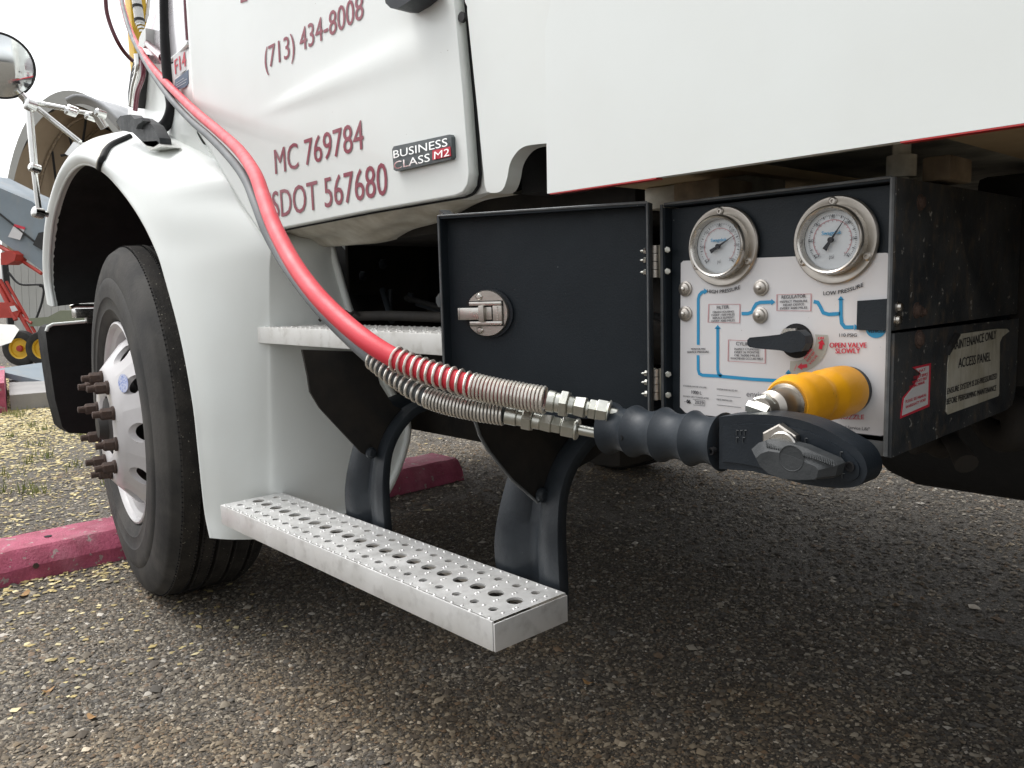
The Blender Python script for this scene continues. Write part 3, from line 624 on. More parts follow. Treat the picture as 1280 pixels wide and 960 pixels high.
# lies on the sloping disc face
bm = bmesh.new(); wc = WORLD[wheel]; uz = Vector((0, 0, 1)); vv = axo.cross(uz); th = 0
sgn = 1 if (wc + vv).x > wc.x else -1
ang = math.radians(48) * sgn
def dpt(a, r): 
    t = .046 + (r - .165) * (.030 - .046) / .02 if r < .185 else .030 - (r - .185) * .84
    return wc + axo * (t + .002) + (uz * math.cos(a) + vv * math.sin(a)) * r
ring = [bm.verts.new(dpt(ang + .155 * math.sin(t) , .199 + .0125 * math.cos(t))) for t in [2 * math.pi * i / 24 for i in range(24)]]
bm.faces.new(ring); bmobj('oval_sticker', bm, mat('blue_sticker', (.10, .16, .42), .4, col2=(.5, .52, .6), nscale=180, nmix=1), wheel)
for (x, y, s) in [(CX, 3.15, -1), (2.6, .80, 1), (2.6, 3.15, -1)]: 
    def copytree(src, world, rz):
        n_ = src.copy(); link(n_, truck, world); n_.rotation_euler = (0, 0, rz)
        for ch in src.children:
            if ch.name.startswith('oval'): continue
            cc = ch.copy(); COL.objects.link(cc); cc.parent = n_; cc.location = ch.location
        return n_
    q = copytree(wheel, Vector((x, y, CZ)), 0 if s > 0 else math.pi); q.name = 'front_wheel' if x < 0 else 'rear_wheel'

# ---- steps --------------------------------------------------------------
def make_step(name, x0, x1, y0, y1, z, m, hface, label):
    root = bpy.data.objects.new(name, None); link(root, truck, ((x0 + x1) / 2, (y0 + y1) / 2, z)); root['label'] = label
    nx = round((x1 - x0 - .03) / .043); nx = max(nx, 3); mx = .012; cw = (x1 - x0 - 2 * mx) / nx; ny = 3; my = .010; cd = (y1 - y0 - 2 * my) / ny
    bm = bmesh.new(); N = 20
    def rect(a, b, c, d): bm.faces.new([bm.verts.new((x, y, z)) for x, y in ((a, c), (b, c), (b, d), (a, d))])
    rect(x0, x0 + mx, y0 + my, y1 - my); rect(x1 - mx, x1, y0 + my, y1 - my); rect(x0, x1, y0 + .004, y0 + my); rect(x0, x1, y1 - my, y1 - .002)
    for i in range(nx):
        for j in range(ny):
            cx_ = x0 + mx + cw * (i + .5); cy = y0 + my + cd * (j + .5); r = .0135 if j == 1 else .0075; O = []; I = []; B = []
            for k in range(N):
                a = 2 * math.pi * (k + .5) / N; c_, s_ = math.cos(a), math.sin(a); q = 1 / max(abs(c_), abs(s_))
                O.append(bm.verts.new((cx_ + cw / 2 * c_ * q, cy + cd / 2 * s_ * q, z))); I.append(bm.verts.new((cx_ + r * c_, cy + r * s_, z))); B.append(bm.verts.new((cx_ + r * c_, cy + r * s_, z - .004)))
            for k in range(N): l = (k + 1) % N; bm.faces.new((O[k], O[l], I[l], I[k])); bm.faces.new((I[k], I[l], B[l], B[k]))
    bmesh.ops.remove_doubles(bm, verts=bm.verts, dist=.0003)
    bmobj('step_tread', bm, m, root)
    bm = bmesh.new(); bm_box(bm, ((x0 + x1) / 2, y0 + .002, z - hface / 2), (x1 - x0, .004, hface), None, .0018); bmobj('front_face', bm, m, root, 40)
    box2('rear_face', (x0, y1 - .004, z - hface), (x1, y1, z - .0005), m, root, 0)
    box2('end_cap', (x1 + .001, y0 + .001, z - hface), (x1 + .004, y1, z - .003), m, root, .001)
    box2('end_cap', (x0 - .004, y0 + .001, z - hface), (x0 - .001, y1, z - .003), m, root, .001)
    bm = bmesh.new()   # raised grip dimples: rings between the holes and along both edges
    for i in range(nx * 2 + 1):
        for yy in ([y0 + my * .6, y0 + my + cd, y0 + my + 2 * cd, y1 - my * .6] if i % 2 == 0 else [y0 + my + cd * .5, y0 + my * .8, y1 - my * .8, y0 + my + cd * 1.13, y0 + my + cd * 1.87, y0 + my + cd * 2.5]):
            xx = x0 + mx + cw / 2 * i
            if i % 2 and abs(yy - (y0 + my + cd * .5)) < .001 or i % 2 and abs(yy - (y0 + my + cd * 2.5)) < .001: xx += cw * .5
            if xx > x1 - .004: continue
            if i % 2 and (abs(yy - (y0 + my + cd * 1.13)) < .001 or abs(yy - (y0 + my + cd * 1.87)) < .001): xx += cw * .5 if xx + cw * .5 < x1 - .005 else 0
            bm_lathe(bm, (xx, yy, z), (0, 0, 1), [(-.0005, .0032), (.0014, .0020), (.0018, .0011), (.0006, .0008)], 8)
    bmobj('grip_dimples', bm, m, root, 60, kind='stuff')
    return root
make_step('lower_step', -1.805, -.853, .728, .882, .40, alu, .046, 'lower perforated aluminium step nearest the ground')
make_step('upper_step', -1.815, -.86, .838, .985, .805, aluw, .037, 'upper perforated step, pale and partly behind the open cabinet door')
# wire / strap lying behind the upper step
tube('air_line', catmull([(-1.66, .99, .822), (-1.5, 1.0, .826), (-1.3, 1.0, .824), (-.9, .99, .824)], 8), .011, chassis, truck)
for i in range(4): tube('cable_tie', [(-1.70 + i * .035, .95, .815), (-1.69 + i * .035, .975, .836), (-1.68 + i * .035, 1.0, .815)], .004, chassis, truck, 6)
# step hangers: gusset plate across the truck plus a pressed channel strap
def hanger(px_shift_x, X, leg_l, leg_r, parent=truck):
    root = bpy.data.objects.new('step_hanger', None); link(root, parent, (X, .95, .6))
    w0 = (leg_r - leg_l) * 1.06
    path = [(.896, .352), (.890, .40), (.889, .45), (.897, .505), (.915, .56), (.952, .61), (1.01, .643), (1.15, .655), (1.35, .65), (1.6, .66)]
    P = catmull([(0, a, b) for a, b in path], 5); rows_ = []
    prof_ = [(-.5, .016), (-.46, .002), (-.36, 0), (-.18, .003), (-.08, .022), (.08, .022), (.18, .003), (.36, 0), (.46, .002), (.5, .016)]
    vs, fs = [], []
    for i, p in enumerate(P):
        t = P[min(i + 1, len(P) - 1)] - P[max(0, i - 1)]; t = t / np.linalg.norm(t); nrm = np.array([0, t[2], -t[1]]); wd = w0 * (1 + .10 * math.sin(i * .22))
        nrm = -nrm  if nrm[1] > 0 else nrm
        inn = np.array([0, t[2], -t[1]])
        for a, d in prof_: vs.append(Vector((leg_l + w0 / 2 + a * wd, p[1] + inn[1] * d, p[2] + inn[2] * d)))
    k = len(prof_)
    for i in range(len(P) - 1):
        for j in range(k - 1): fs.append((i * k + j, i * k + j + 1, (i + 1) * k + j + 1, (i + 1) * k + j))
    o = mesh('pressed_strap', vs, fs, bracket_m, root, 50); md = o.modifiers.new('t', 'SOLIDIFY'); md.thickness = .005
    return root
h1 = hanger(0, -1.45, -1.525, -1.385)
PL1 = [(378, 437), (385, 470), (388, 490), (400, 510), (452, 566), (465, 573), (474, 568), (482, 550), (497, 535), (520, 520), (508, 514), (492, 507), (475, 480), (468, 455), (468, 440)]
prism('gusset_plate', [oX(a, b, -1.42) for a, b in PL1], (-.006, 0, 0), chassis, h1, .001)
lathe('bolt', oX(463, 566, -1.415), (1, 0, 0), [(0, .012), (.006, .012), (.010, .007), (.010, 0)], bracket_m, h1, 12)
lathe('bolt', oX(491, 538, -1.415), (1, 0, 0), [(0, .012), (.006, .012), (.010, .007), (.010, 0)], bracket_m, h1, 12)
h2 = hanger(0, -.95, -1.03, -.885)
PL2 = [(560, 440), (575, 480), (592, 520), (600, 545), (612, 565), (640, 600), (672, 628), (680, 628), (688, 615), (705, 595), (740, 575), (780, 545), (800, 500), (800, 440)]
prism('gusset_plate', [oX(a, b, -.93) for a, b in PL2], (-.006, 0, 0), chassis, h2, .001)
tube('plate_edge', [oX(a, b, -.928) for a, b in PL2[1:7]], .0025, edge_m, h2, 6)
lathe('bolt', oX(676, 618, -.925), (1, 0, 0), [(0, .012), (.006, .012), (.010, .007), (.010, 0)], bracket_m, h2, 12)
# hanger feet below the lower step
for px, py in [(350, 692), (545, 782)]:
    p = oZ(px, py, .335); prism('step_foot', [p + Vector((dx, dy, dz)) for dx, dy, dz in [(-.035, .01, .03), (-.03, .01, .012), (-.01, .01, .002), (.03, .01, -.001), (.06, .01, .008), (.06, .01, .03)]], (0, .10, 0), chassis, truck, .004)

# ---- chassis and dark things below ---------------------------------------
box2('frame_rail', (-3.2, 1.50, .62), (4.2, 1.57, .86), chassis, truck); box2('frame_rail', (-3.2, 2.33, .62), (4.2, 2.40, .86), chassis, truck)
for x in (-1.9, -.9, .6, 1.9): box2('crossmember', (x, 1.57, .68), (x + .08, 2.33, .80), chassis, truck)
box2('gearbox', (-2.1, 1.72, .48), (-1.1, 2.18, .96), chassis, truck, .06)
tube('drive_shaft', [(-1.1, 1.95, .66), (2.4, 1.95, .56)], .055, chassis, truck, 16)
tube('front_axle', [(CX, 1.0, .50), (CX, 2.9, .50)], .06, chassis, truck, 12)
tube('rear_axle', [(2.6, 1.0, .52), (2.6, 2.9, .52)], .09, chassis, truck, 12)
lathe('exhaust_canister', (-1.35, 1.25, .83), (1, 0, -.05), [(0, .02), (.01, .085), (.48, .085), (.5, .02)], chassis, truck, 24)
tube('exhaust_pipe', catmull([(-1.5, 1.3, .95), (-1.35, 1.28, .86), (-1.25, 1.2, .78), (-1.2, 1.3, .66), (-1.0, 1.5, .6)], 6), .03, chassis, truck, 12)
tube('support_strut', [oY(478, 362, 1.15), oY(490, 402, 1.12)], .008, bracket_m, truck, 8)
tube('support_strut', [oY(488, 362, 1.2), oY(488, 402, 1.2)], .006, bracket_m, truck, 8)
box2('battery_box', (-1.45, 1.12, .815), (-1.05, 1.45, .93), chassis, truck, .01)
bt = oY(560, 549, 1.30)
box2('underbody_dark_fill', (-2.05, 1.30, bt.z), (oY(775, 575, 1.30).x, 2.0, bt.z + .22), chassis, truck, .03)  # dark mass added to fill the underside and darken the ground below
lathe('tank_dark_fill', (-1.62, 1.24, bt.z + .17), (1, 0, 0), [(0, 0), (.01, .05), (.03, .085), (.5, .085), (.52, .05), (.53, 0)], chassis, truck, 24)  # tank shape added as part of the dark underbody filling
for k in range(5): tube('air_line', catmull([(-1.7 + k * .02, 1.2 + k * .02, .86 - k * .015), (-1.4, 1.16 + k * .03, .83 - k * .02), (-1.1, 1.2, .86 - k * .02), (-.8, 1.15 + k * .02, .80)], 6), .007, [blackin, bracket_m, chassis][k % 3], truck, 8)
for px, py in ((455, 345), (480, 330), (515, 372)): lathe('frame_bolt', oY(px, py, 1.22), (0, -1, 0), [(0, .014), (.008, .014), (.010, .008), (.010, 0)], bracket_m, truck, 6)
# grey support bar left of the open door
prism('door_support_bar', [oY(a, b, .80) for a, b in [(549, 262), (560, 270), (562, 382), (548, 384), (545, 378), (545, 372), (550, 365)]], (0, .02, 0), blackside, truck, .002)
prism('support_bar_foot', [oY(a, b, .80) for a, b in [(553, 384), (561, 384), (561, 392), (555, 391)]], (0, .02, 0), blackside, truck)
# long rounded tank under the body, right of the cabinet
tk = oY(1175, 598, 1.30); tk2 = oY(1280, 614, 1.30)
zc = tk.z + .135
lathe('underbody_tank', (tk.x - .13, 1.40, zc), (1, 0, 0), [(0, .10), (.012, .13), (.04, .158), (.08, .17), (1.4, .17), (1.45, .13), (1.47, 0)], blackin, truck, 40)
tube('drain_hose', catmull([oY(1238, 500, 1.18), oY(1268, 515, 1.15), oY(1272, 540, 1.14), oY(1250, 545, 1.16), oY(1232, 525, 1.2)], 8), .020, chassis, truck, 12)
tube('hanging_valve', [oY(1178, 535, 1.05), oY(1196, 560, 1.0), oY(1208, 580, .98)], [.009, .010, .013], chassis, truck, 12)
tube('valve_pipe', catmull([oY(1140, 555, 1.0), oY(1160, 552, 1.02), oY(1178, 560, 1.05), oY(1185, 540, 1.1)], 6), .013, chassis, truck, 10)
box2('underbody_gap_blocker', (-.36, 1.115, .74), (1.3, 1.45, .998), chassis, truck, .01)  # dark box widened to block the bright gap behind the cabinet

# ---- load body --------------------------------------------------------------
YB = .70
prism('body_side_panel', [oY(684, 242, YB), Vector((3.6, YB, .992)), Vector((3.6, YB, 2.7)), Vector((oY(688, 0, YB).x, YB, 2.7)), oY(688, 5, YB), oY(681, 38, YB)], (0, .012, 0), white, truck, .001)
xb = oY(684, 242, YB).x
box2('body_front_wall', (xb + .006, YB + .014, 1.02), (xb + .03, 3.2, 2.7), whited, truck)
box2('body_far_panel', (xb, 3.2, .99), (3.6, 3.22, 2.7), white, truck)
xr1, xr2 = oY(820, 222, YB).x, oY(1125, 178, YB).x
for i, (a, b) in enumerate([(xb + .006, xr1 + .02), (xr2 - .005, .38), (.383, 1.2), (1.203, 2.2), (2.203, 3.59)]): box2('floor_board', (a, YB + .016, 1.004), (b, 3.19, 1.022), wood, truck, .001)
box2('floor_board', (xr1 + .023, YB + .016, 1.014), (xr2 - .008, 3.19, 1.034), greybeam, truck, .001)
box2('edge_tape', (xb + .004, YB + .0002, .9882), (xr1, YB + .011, .9915), redtape, truck, 0)
box2('edge_tape', (xr2, YB + .0002, .9885), (1.0, YB + .011, .9915), redtape, truck, 0)
box2('cross_sill', (xb + .02, .86, .975), (xr1 + .01, .95, 1.003), greybeam, truck, .003)
box2('wood_block', (oY(848, 240, .80).x, .79, .972), (oY(905, 240, .80).x, .86, .994), woodd, truck, .003)
# hanging bolt and block above the cabinet corner
pb = oY(1127, 200, .80)
lathe('hanger_bolt', (pb.x, .80, 1.014), (0, 0, -1), [(0, .008), (.022, .008), (.022, .013), (.042, .013), (.042, .007), (.047, .007)], greybeam, truck, 16)
box2('timber_block', (oY(1152, 215, .86).x, .86, .972), (oY(1188, 215, .86).x, .92, .996), woodd, truck, .003)
tube('body_crossbar', [(-.15, 1.1, .975), (1.4, 1.15, .97)], .03, chassis, truck)

# ---- fuelling cabinet -------------------------------------------------------
XR = -.31; XL = oY(832, 400, .75).x; Z0, Z1 = .718, .967; YF = .75; YBk = 1.107
box2('cabinet_top', (XL - .002, YF, Z1 - .003), (XR, YBk, Z1), blackp, truck, .0008)
box2('cabinet_floor', (XL - .002, YF, Z0), (XR, YBk, Z0 + .003), blackp, truck, .0008)
box2('cabinet_back', (XL, YBk - .004, Z0 + .004), (XR - .004, YBk, Z1 - .004), blackp, truck, 0)
box2('cabinet_left_side', (XL - .003, YF, Z0 + .0035), (XL, YBk, Z1 - .0035), blackp, truck, 0)
SY = oX(1114, 415, XR); zs1 = SY.z
cs = box2('cabinet_right_side', (XR, YF - .001, zs1 + .0015), (XR + .004, YBk, Z1 + .0005), blackside, truck, .0008)
# removable lower access panel, rounded rear corner, slightly proud
ap = prism('access_panel', [Vector((XR, y, z)) for y, z in [(YF - .001, Z0 - .004), (YF - .001, zs1 - .001), (YBk, zs1 - .004), (YBk, Z0 + .025), (YBk - .004, Z0 + .012), (YBk - .012, Z0 + .003), (YBk - .03, Z0)]], (.006, 0, 0), blackside, truck, .001)
tube('cabinet_edge', [(XR + .001, YF - .002, Z0 - .003), (XR + .001, YF - .002, Z1)], .0022, edge_m, truck, 6)
tube('cabinet_edge', [(XL, YF - .001, Z1), (XR, YF - .001, Z1 + .0005)], .0014, edge_m, truck, 6)
box2('cabinet_lip', (XL, YF - .001, Z0 - .004), (XR - .001, YF + .004, Z0 + .010), edge_m, truck, .002)
# recessed instrument board
YP = .758
box2('instrument_board', (XL + .001, YP + .003, Z0 + .012), (XR - .005, YP + .008, Z1 - .005), blackp, truck, 0)
def pp(px, py, d=0): return oY(px, py, YP - d)
pc = [(853, 326), (900, 321), (1000, 320), (1107, 316), (1111, 318), (1106, 543), (1100, 544), (860, 514), (850, 510), (849, 505), (850, 330)]
panel = prism('control_panel', [pp(*q, 0) for q in [(851, 329), (854, 326), (1108, 316), (1111, 318), (1105, 544), (1101, 545), (857, 516), (850, 509)]], (0, .0025, 0), panelw, truck, .0006)
def gauge(cx_, cy, ro, ri, ang_deg, label, ticks, nred, word):
    gc = pp(cx_, cy, .0); root = bpy.data.objects.new('pressure_gauge', None); link(root, truck, gc); root['label'] = label
    A = (0, -1, 0); s = ro / 53.0
    RO = abs(oY(cx_ + ro, cy, YP).x - oY(cx_ - ro, cy, YP).x) / 2; k = RO
    lathe('flange', gc, A, [(.0005, k), (.003, k), (.0045, k * .97), (.0045, k * .80), (.004, k * .78)], steeld, root, 64, close=False)
    lathe('bezel', gc, A, [(.004, k * .79), (.012, k * .785), (.0155, k * .765), (.0165, k * .74), (.0155, k * .70), (.011, k * .67), (.009, k * .665)], steel, root, 64, close=False)
    lathe('dial_face', gc, A, [(.008, k * .67), (.008, 0)], dialw, root, 48, close=False)
    lathe('gauge_glass', gc, A, [(.0125, k * .675), (.0135, k * .3), (.0137, 0)], glass, root, 48, close=False)
    def pol(a, r, d=.0086): a = R(a); return gc + Vector((math.cos(a) * r * k, -d, math.sin(a) * r * k))
    bm = bmesh.new()
    for i in range(ticks):
        a = 225 - 270 * i / (ticks - 1); l = .06 if i % 5 == 0 else .03; ribbon_bm(bm, [pol(a, .57), pol(a, .57 - l)], .0009 if i % 5 == 0 else .0005, (0, -1, 0))
    bmobj('dial_ticks', bm, greyink, root)
    bm = bmesh.new(); ribbon_bm(bm, [pol(225 - 270 * i / 40, .45, .0085) for i in range(41)], .0006, (0, -1, 0)); 
    for i in range(nred): a = 225 - 270 * i / (nred - 1); ribbon_bm(bm, [pol(a, .45), pol(a, .41)], .0005, (0, -1, 0))
    bmobj('inner_scale', bm, mat('faded_red_ink', (.5, .22, .24), .5) if 'faded_red_ink' not in MATS else MATS['faded_red_ink'], root)
    for i in range(7):
        a = 225 - 270 * i / 6; p = pol(a, .50); textq('dial_number', str(i * 50 if ticks > 40 else i), p + Vector((-.0016 - .0012, 0, -.001)), p + Vector((.0016 + .0012, 0, -.001)), .0028, greyink, root)
    textq('dial_name', word, gc + Vector((-k * .24, -.0086, k * .12)), gc + Vector((k * .22, -.0086, k * .12)), .0035, blueink, root, bold=.01)
    textq('dial_unit', 'psi', gc + Vector((-k * .05, -.0086, -k * .42)), gc + Vector((k * .05, -.0086, -k * .42)), .003, greyink, root)
    # needle
    tip = pol(ang_deg, .56, .0105); tail = pol(ang_deg + 180, .26, .0105); base = pol(ang_deg, 0, .0105); sd = Vector((math.cos(R(ang_deg + 90)), 0, math.sin(R(ang_deg + 90))))
    bm = bmesh.new(); bm_prism(bm, [tip, base + sd * .0011, tail + sd * .0023, tail - sd * .0023, base - sd * .0011], (0, -.0006, 0)); bm_lathe(bm, gc, A, [(.010, .0026), (.0125, .0026), (.0125, 0)], 16)
    bmobj('needle', bm, blackink, root)
    for a in (92, 212, 332):
        p = gc + Vector((math.cos(R(a)) * k * .87, -.0045, math.sin(R(a)) * k * .87)); bm = bmesh.new(); bm_lathe(bm, p, A, [(0, .0042), (.0015, .004), (.0025, .0028), (.0025, .0016), (.0008, .0014), (.0008, 0)], 14); bmobj('screw', bm, steeld, root, 35)
    return root
gauge(1045, 300, 53, 40, 55, 'low pressure gauge on the right, with its needle pointing steeply up', 61, 21, 'Swagelok' if False else 'GASGAUGE' if False else 'Swagelok')
gauge(904.5, 308, 43, 32, 28, 'high pressure gauge on the left, with its needle pointing right', 41, 13, 'Swagelok')
# flow diagram
bm = bmesh.new()
def rb(pts, wpx=4.2): ribbon_bm(bm, [pp(a, b, .0006) for a, b in pts], wpx * .00085 * 1.0, (0, -1, 0))
def arrow(tip, d, s=5):
    n_ = (-d[1], d[0]); bm.faces.new([bm.verts.new(pp(tip[0], tip[1], .0006)), bm.verts.new(pp(tip[0] - d[0] * s + n_[0] * s * .8, tip[1] - d[1] * s + n_[1] * s * .8, .0006)), bm.verts.new(pp(tip[0] - d[0] * s - n_[0] * s * .8, tip[1] - d[1] * s - n_[1] * s * .8, .0006))])
rb([(880, 364.5), (877, 365.5), (874, 369), (872.7, 374), (872.7, 431)]); arrow((885, 364), (1, -.05))
rb([(872.5, 444), (872.7, 462), (874, 467), (878, 469), (897, 470), (940, 474), (975, 476), (984, 475), (985.5, 471), (985.5, 466)]); arrow((985.5, 462), (0, -1))
rb([(897, 410), (897, 462), (898, 467), (902, 470)]); arrow((897, 406), (0, -1))
rb([(927, 392), (935, 392), (940, 390), (942, 385), (945, 380), (950, 378), (964, 377.5)]); arrow((969, 377.5), (1, 0))
rb([(1017, 377), (1022, 378), (1025, 383), (1029, 391), (1036, 393), (1050, 392)]); rb([(1051, 374), (1051, 395), (1052, 404), (1056, 409), (1067, 409)]); arrow((1051, 370), (0, -1)); arrow((1073, 409), (1, 0))
bmobj('flow_line', bm, blueink, panel)
def ptx(s, a, b, hpx, m=blackink, bold=.003, name='panel_lettering', bend=None, shear=0):
    A = pp(*a, .0009); B = pp(*b, .0009); h = abs(pp(a[0], a[1]).z - pp(a[0], a[1] - hpx).z); return textq(name, s, A, B, h, m, panel, bold=bold, lift=0, bend=bend, shear=shear)
ptx('HIGH PRESSURE', (884, 366), (925, 361), 4.4, bend=.0022, bold=.006)
ptx('LOW PRESSURE', (1029, 369), (1079, 358), 4.8, bend=.0022, bold=.006)
ptx('FILTER', (896, 386.5), (911, 385.5), 4, bold=.005)
for i, s in enumerate(['DRAIN HOUSING', 'EVERY 1500 MILES', 'REPLACE ELEMENT', 'EVERY 3000 MILES']): ptx(s, (891 - (i % 2) * 1.5, 391.5 + i * 3.7), (917 + (i % 2) * 1.2, 390.5 + i * 3.7), 2.5, blackink, .006)
ptx('REGULATOR', (977, 373.5), (1007, 372), 4.2, bold=.005)
for i, s in enumerate(['INSPECT PRESSURE', 'RELIEF DEVICE', 'EVERY 3000 MILES']): ptx(s, (975 + (i == 1) * 4, 378.5 + i * 4.2), (1009 - (i == 1) * 4, 377.3 + i * 4.2), 2.7, blackink, .006)
ptx('CYLINDERS', (920, 431.5), (952, 433), 4.2, bold=.005)
for i, s in enumerate(['INSPECT CYLINDERS', 'EVERY 36 MONTHS', 'OR 36000 MILES', 'WHICHEVER OCCURS FIRST']): ptx(s, (918 - (i == 3) * 5, 437.5 + i * 3.9), (949 + (i == 3) * 5, 437.8 + i * 4.1), 2.6, blackink, .006)
ptx('MONITOR MAX', (864, 437.5), (882, 437.3), 2.4, blackink, .006); ptx('SERVICE PRESSURE', (859, 441.3), (886, 441), 2.5, blackink, .006)
ptx('110 PSIG', (1049, 421), (1071, 421), 4.2, bold=.005)
ptx('OPEN VALVE', (1037, 434.5), (1083, 434.5), 6.2, redink, .012); ptx('SLOWLY', (1044.5, 441.8), (1075, 441.5), 6.2, redink, .012)
ptx('CYLINDER WATER VOLUME', (854, 483), (883, 485.5), 1.9, greyink, .01); ptx('1000 L', (864.5, 492), (877, 493.5), 4.2, greyink, .012); ptx('DO NOT USE CYLINDER AFTER', (854, 496), (886, 499), 1.9, greyink, .01)
ptx('06', (858.5, 504), (863, 504.5), 4.6, blackink, .02); ptx('2029', (868.5, 504.5), (879.5, 505.8), 4.2, greyink, .008)
ptx('SYSTEM INSTALLED BY', (896, 487.3), (922, 489.5), 2, greyink, .012); ptx('DATE INSTALLED', (896, 500), (915, 502), 2, greyink, .012)
ptx('enviro', (933, 495.5), (958, 497), 5, greyink, .0, shear=.1); ptx('www', (935, 502.5), (942, 503), 1.8, greyink)
ptx('NOZZLE', (1047, 524), (1080, 524), 5.4, redink, .004); ptx('Safety And Service Life"', (1035, 534), (1087, 538.5), 4, greyink, .004)
def fr(pts):
    q = [pp(a, b, .0007) for a, b in pts]; c = sum(q, Vector()) / len(q); i_ = [p + (c - p).normalized() * .0011 for p in q]; n = len(q)
    mesh('red_box_outline', q + i_, [(k, (k + 1) % n, n + (k + 1) % n, n + k) for k in range(n)], MATS['faded_red_ink'], panel)
fr([(885.5, 380), (925.5, 380), (925, 404), (884.5, 403)]); fr([(970.5, 368), (1014.5, 367), (1014, 389), (970.5, 388.5)]); fr([(910, 424.5), (957, 427), (957, 454.5), (909.5, 451.5)])
bm = bmesh.new(); ribbon_bm(bm, [pp(896, 494, .0007), pp(926, 497, .0007)], .0004, (0, -1, 0)); ribbon_bm(bm, [pp(896, 506, .0007), pp(926, 509.5, .0007)], .0005, (0, -1, 0)); 
for q in ([(866, 499), (881, 500.5)], [(866, 506), (881, 507.5)], [(855, 502), (858, 502)], [(881, 500.5), (881, 507.5)]): ribbon_bm(bm, [pp(*p, .0007) for p in q], .0004, (0, -1, 0))
bmobj('printed_rule', bm, greyink, panel)
# half-hidden blue VEHICLE disc and black tape over it
prism('blue_disc', [pp(1095 + 12.5 * math.cos(t), 411 + 11.5 * math.sin(t), 0) for t in [i * 2 * math.pi / 32 for i in range(32)]], (0, -.0006, 0), blueink, panel)
ptx('VEHICLE', (1085, 416), (1106, 415.5), 4.2, darkm, .01)
prism('black_cover_strip', [pp(a, b, .001) for a, b in [(1073, 376), (1114, 373), (1113, 413), (1072, 412)]], (0, -.0025, 0), blackp, truck, .0006)
# ON/OFF arc label
A0 = pp(995, 434); arc = []
def arcp(a, r): return pp(992.5 + r * math.cos(R(a)), 424.5 + r * math.sin(R(a)) * .98, 0)
bm = bmesh.new(); o1 = [arcp(-8 + 105 * i / 16, 43) for i in range(17)]; i1 = [arcp(-14 + 113 * i / 16, 27.5) for i in range(17)]
OV = [bm.verts.new(p + Vector((0, -.0006, 0))) for p in o1]; IV = [bm.verts.new(p + Vector((0, -.0006, 0))) for p in i1]
for i in range(16): bm.faces.new((OV[i], OV[i + 1], IV[i + 1], IV[i]))
bmobj('valve_arc_label', bm, mat('arc_label_grey', (.42, .42, .38), .5), panel)
bm = bmesh.new()
for (cx_, cy, a) in [(1026.5, 430.5, -78), (1003, 458, 172)]:
    c_, s_ = math.cos(R(a)), math.sin(R(a))
    bm.faces.new([bm.verts.new(pp(cx_ + x * c_ - y * s_, cy + x * s_ + y * c_, .0014)) for x, y in [(6.5, 0), (.5, 4.5), (.5, 2.2), (-6, 2.2), (-6, -2.2), (.5, -2.2), (.5, -4.5)]])
bmobj('red_arrow', bm, redink, panel)
textq('panel_lettering', 'ON', pp(1023, 424.5, .0016), pp(1030, 424, .0016), .0026, redink, panel, bold=.02)
textq('panel_lettering', 'OFF', pp(993, 464.5, .0016), pp(996.5, 458, .0016), .0024, redink, panel, bold=.02)
for i, s in enumerate(['MANUAL', 'SHUT OFF', 'VALVE']):
    a = pp(1007 + i * 3.2, 449 + i * 3.6, .0016); b = pp(1016.5 + i * 3.2, 436.5 + i * 4.2, .0016); d = (b - a).normalized(); textq('panel_lettering', s, a, b, .0022, redink, panel, bold=.015, up=(-d.z, 0, d.x))
# panel bolts with washers
b0 = None
for (x, y) in [(857.5, 361), (857.5, 392), (952, 359.5), (951, 394)]:
    p = pp(x, y)
    if b0 is None:
        bm = bmesh.new(); A = (0, -1, 0)
        bm_lathe(bm, p, A, [(0, .0084), (.0022, .0084), (.0025, .0078)], 28); bm_lathe(bm, p, A, [(.0025, .0066), (.0045, .0060), (.0055, .0045)], 20)
        b0 = bmobj('panel_bolt', bm, steeld, truck, 35); lathe('bolt_socket', p, A, [(.0057, .0026), (.0075, .0024), (.0080, .0012), (.0080, 0)], steel, b0, 6); off = WORLD[b0] - p
    else:
        q = clone(b0, truck, p + off); c2 = b0.children[0].copy(); COL.objects.link(c2); c2.parent = q
# selector valve
vp = pp(996, 426)
vroot = bpy.data.objects.new('shutoff_valve', None); link(vroot, truck, vp)
lathe('valve_hole', vp, (0, -1, 0), [(.0006, .0175), (.0016, .0172), (.0016, 0)], seam, vroot, 32)
lathe('valve_nut', vp + Vector((-.003, 0, .002)), (0, -1, 0), [(.001, .0125), (.010, .0125), (.0115, .011), (.0115, 0)], steel, vroot, 6, phase=.3)
lathe('valve_stem', vp, (0, -1, 0), [(.011, .007), (.02, .007)], steel, vroot, 16)
HV = [(934, 425), (937, 422), (950, 421), (975, 418), (985, 414), (998, 413), (1006, 420), (1007, 430), (1002, 439), (988, 441), (975, 438), (950, 436), (937, 434), (934, 431)]
prism('valve_handle', [oY(a * .97 + 30 * 1.0 - .0, b * 1.0, YP - .03) if False else oY(a, b, YP - .034) for a, b in HV], (0, .014, 0), handlem, vroot, .003)
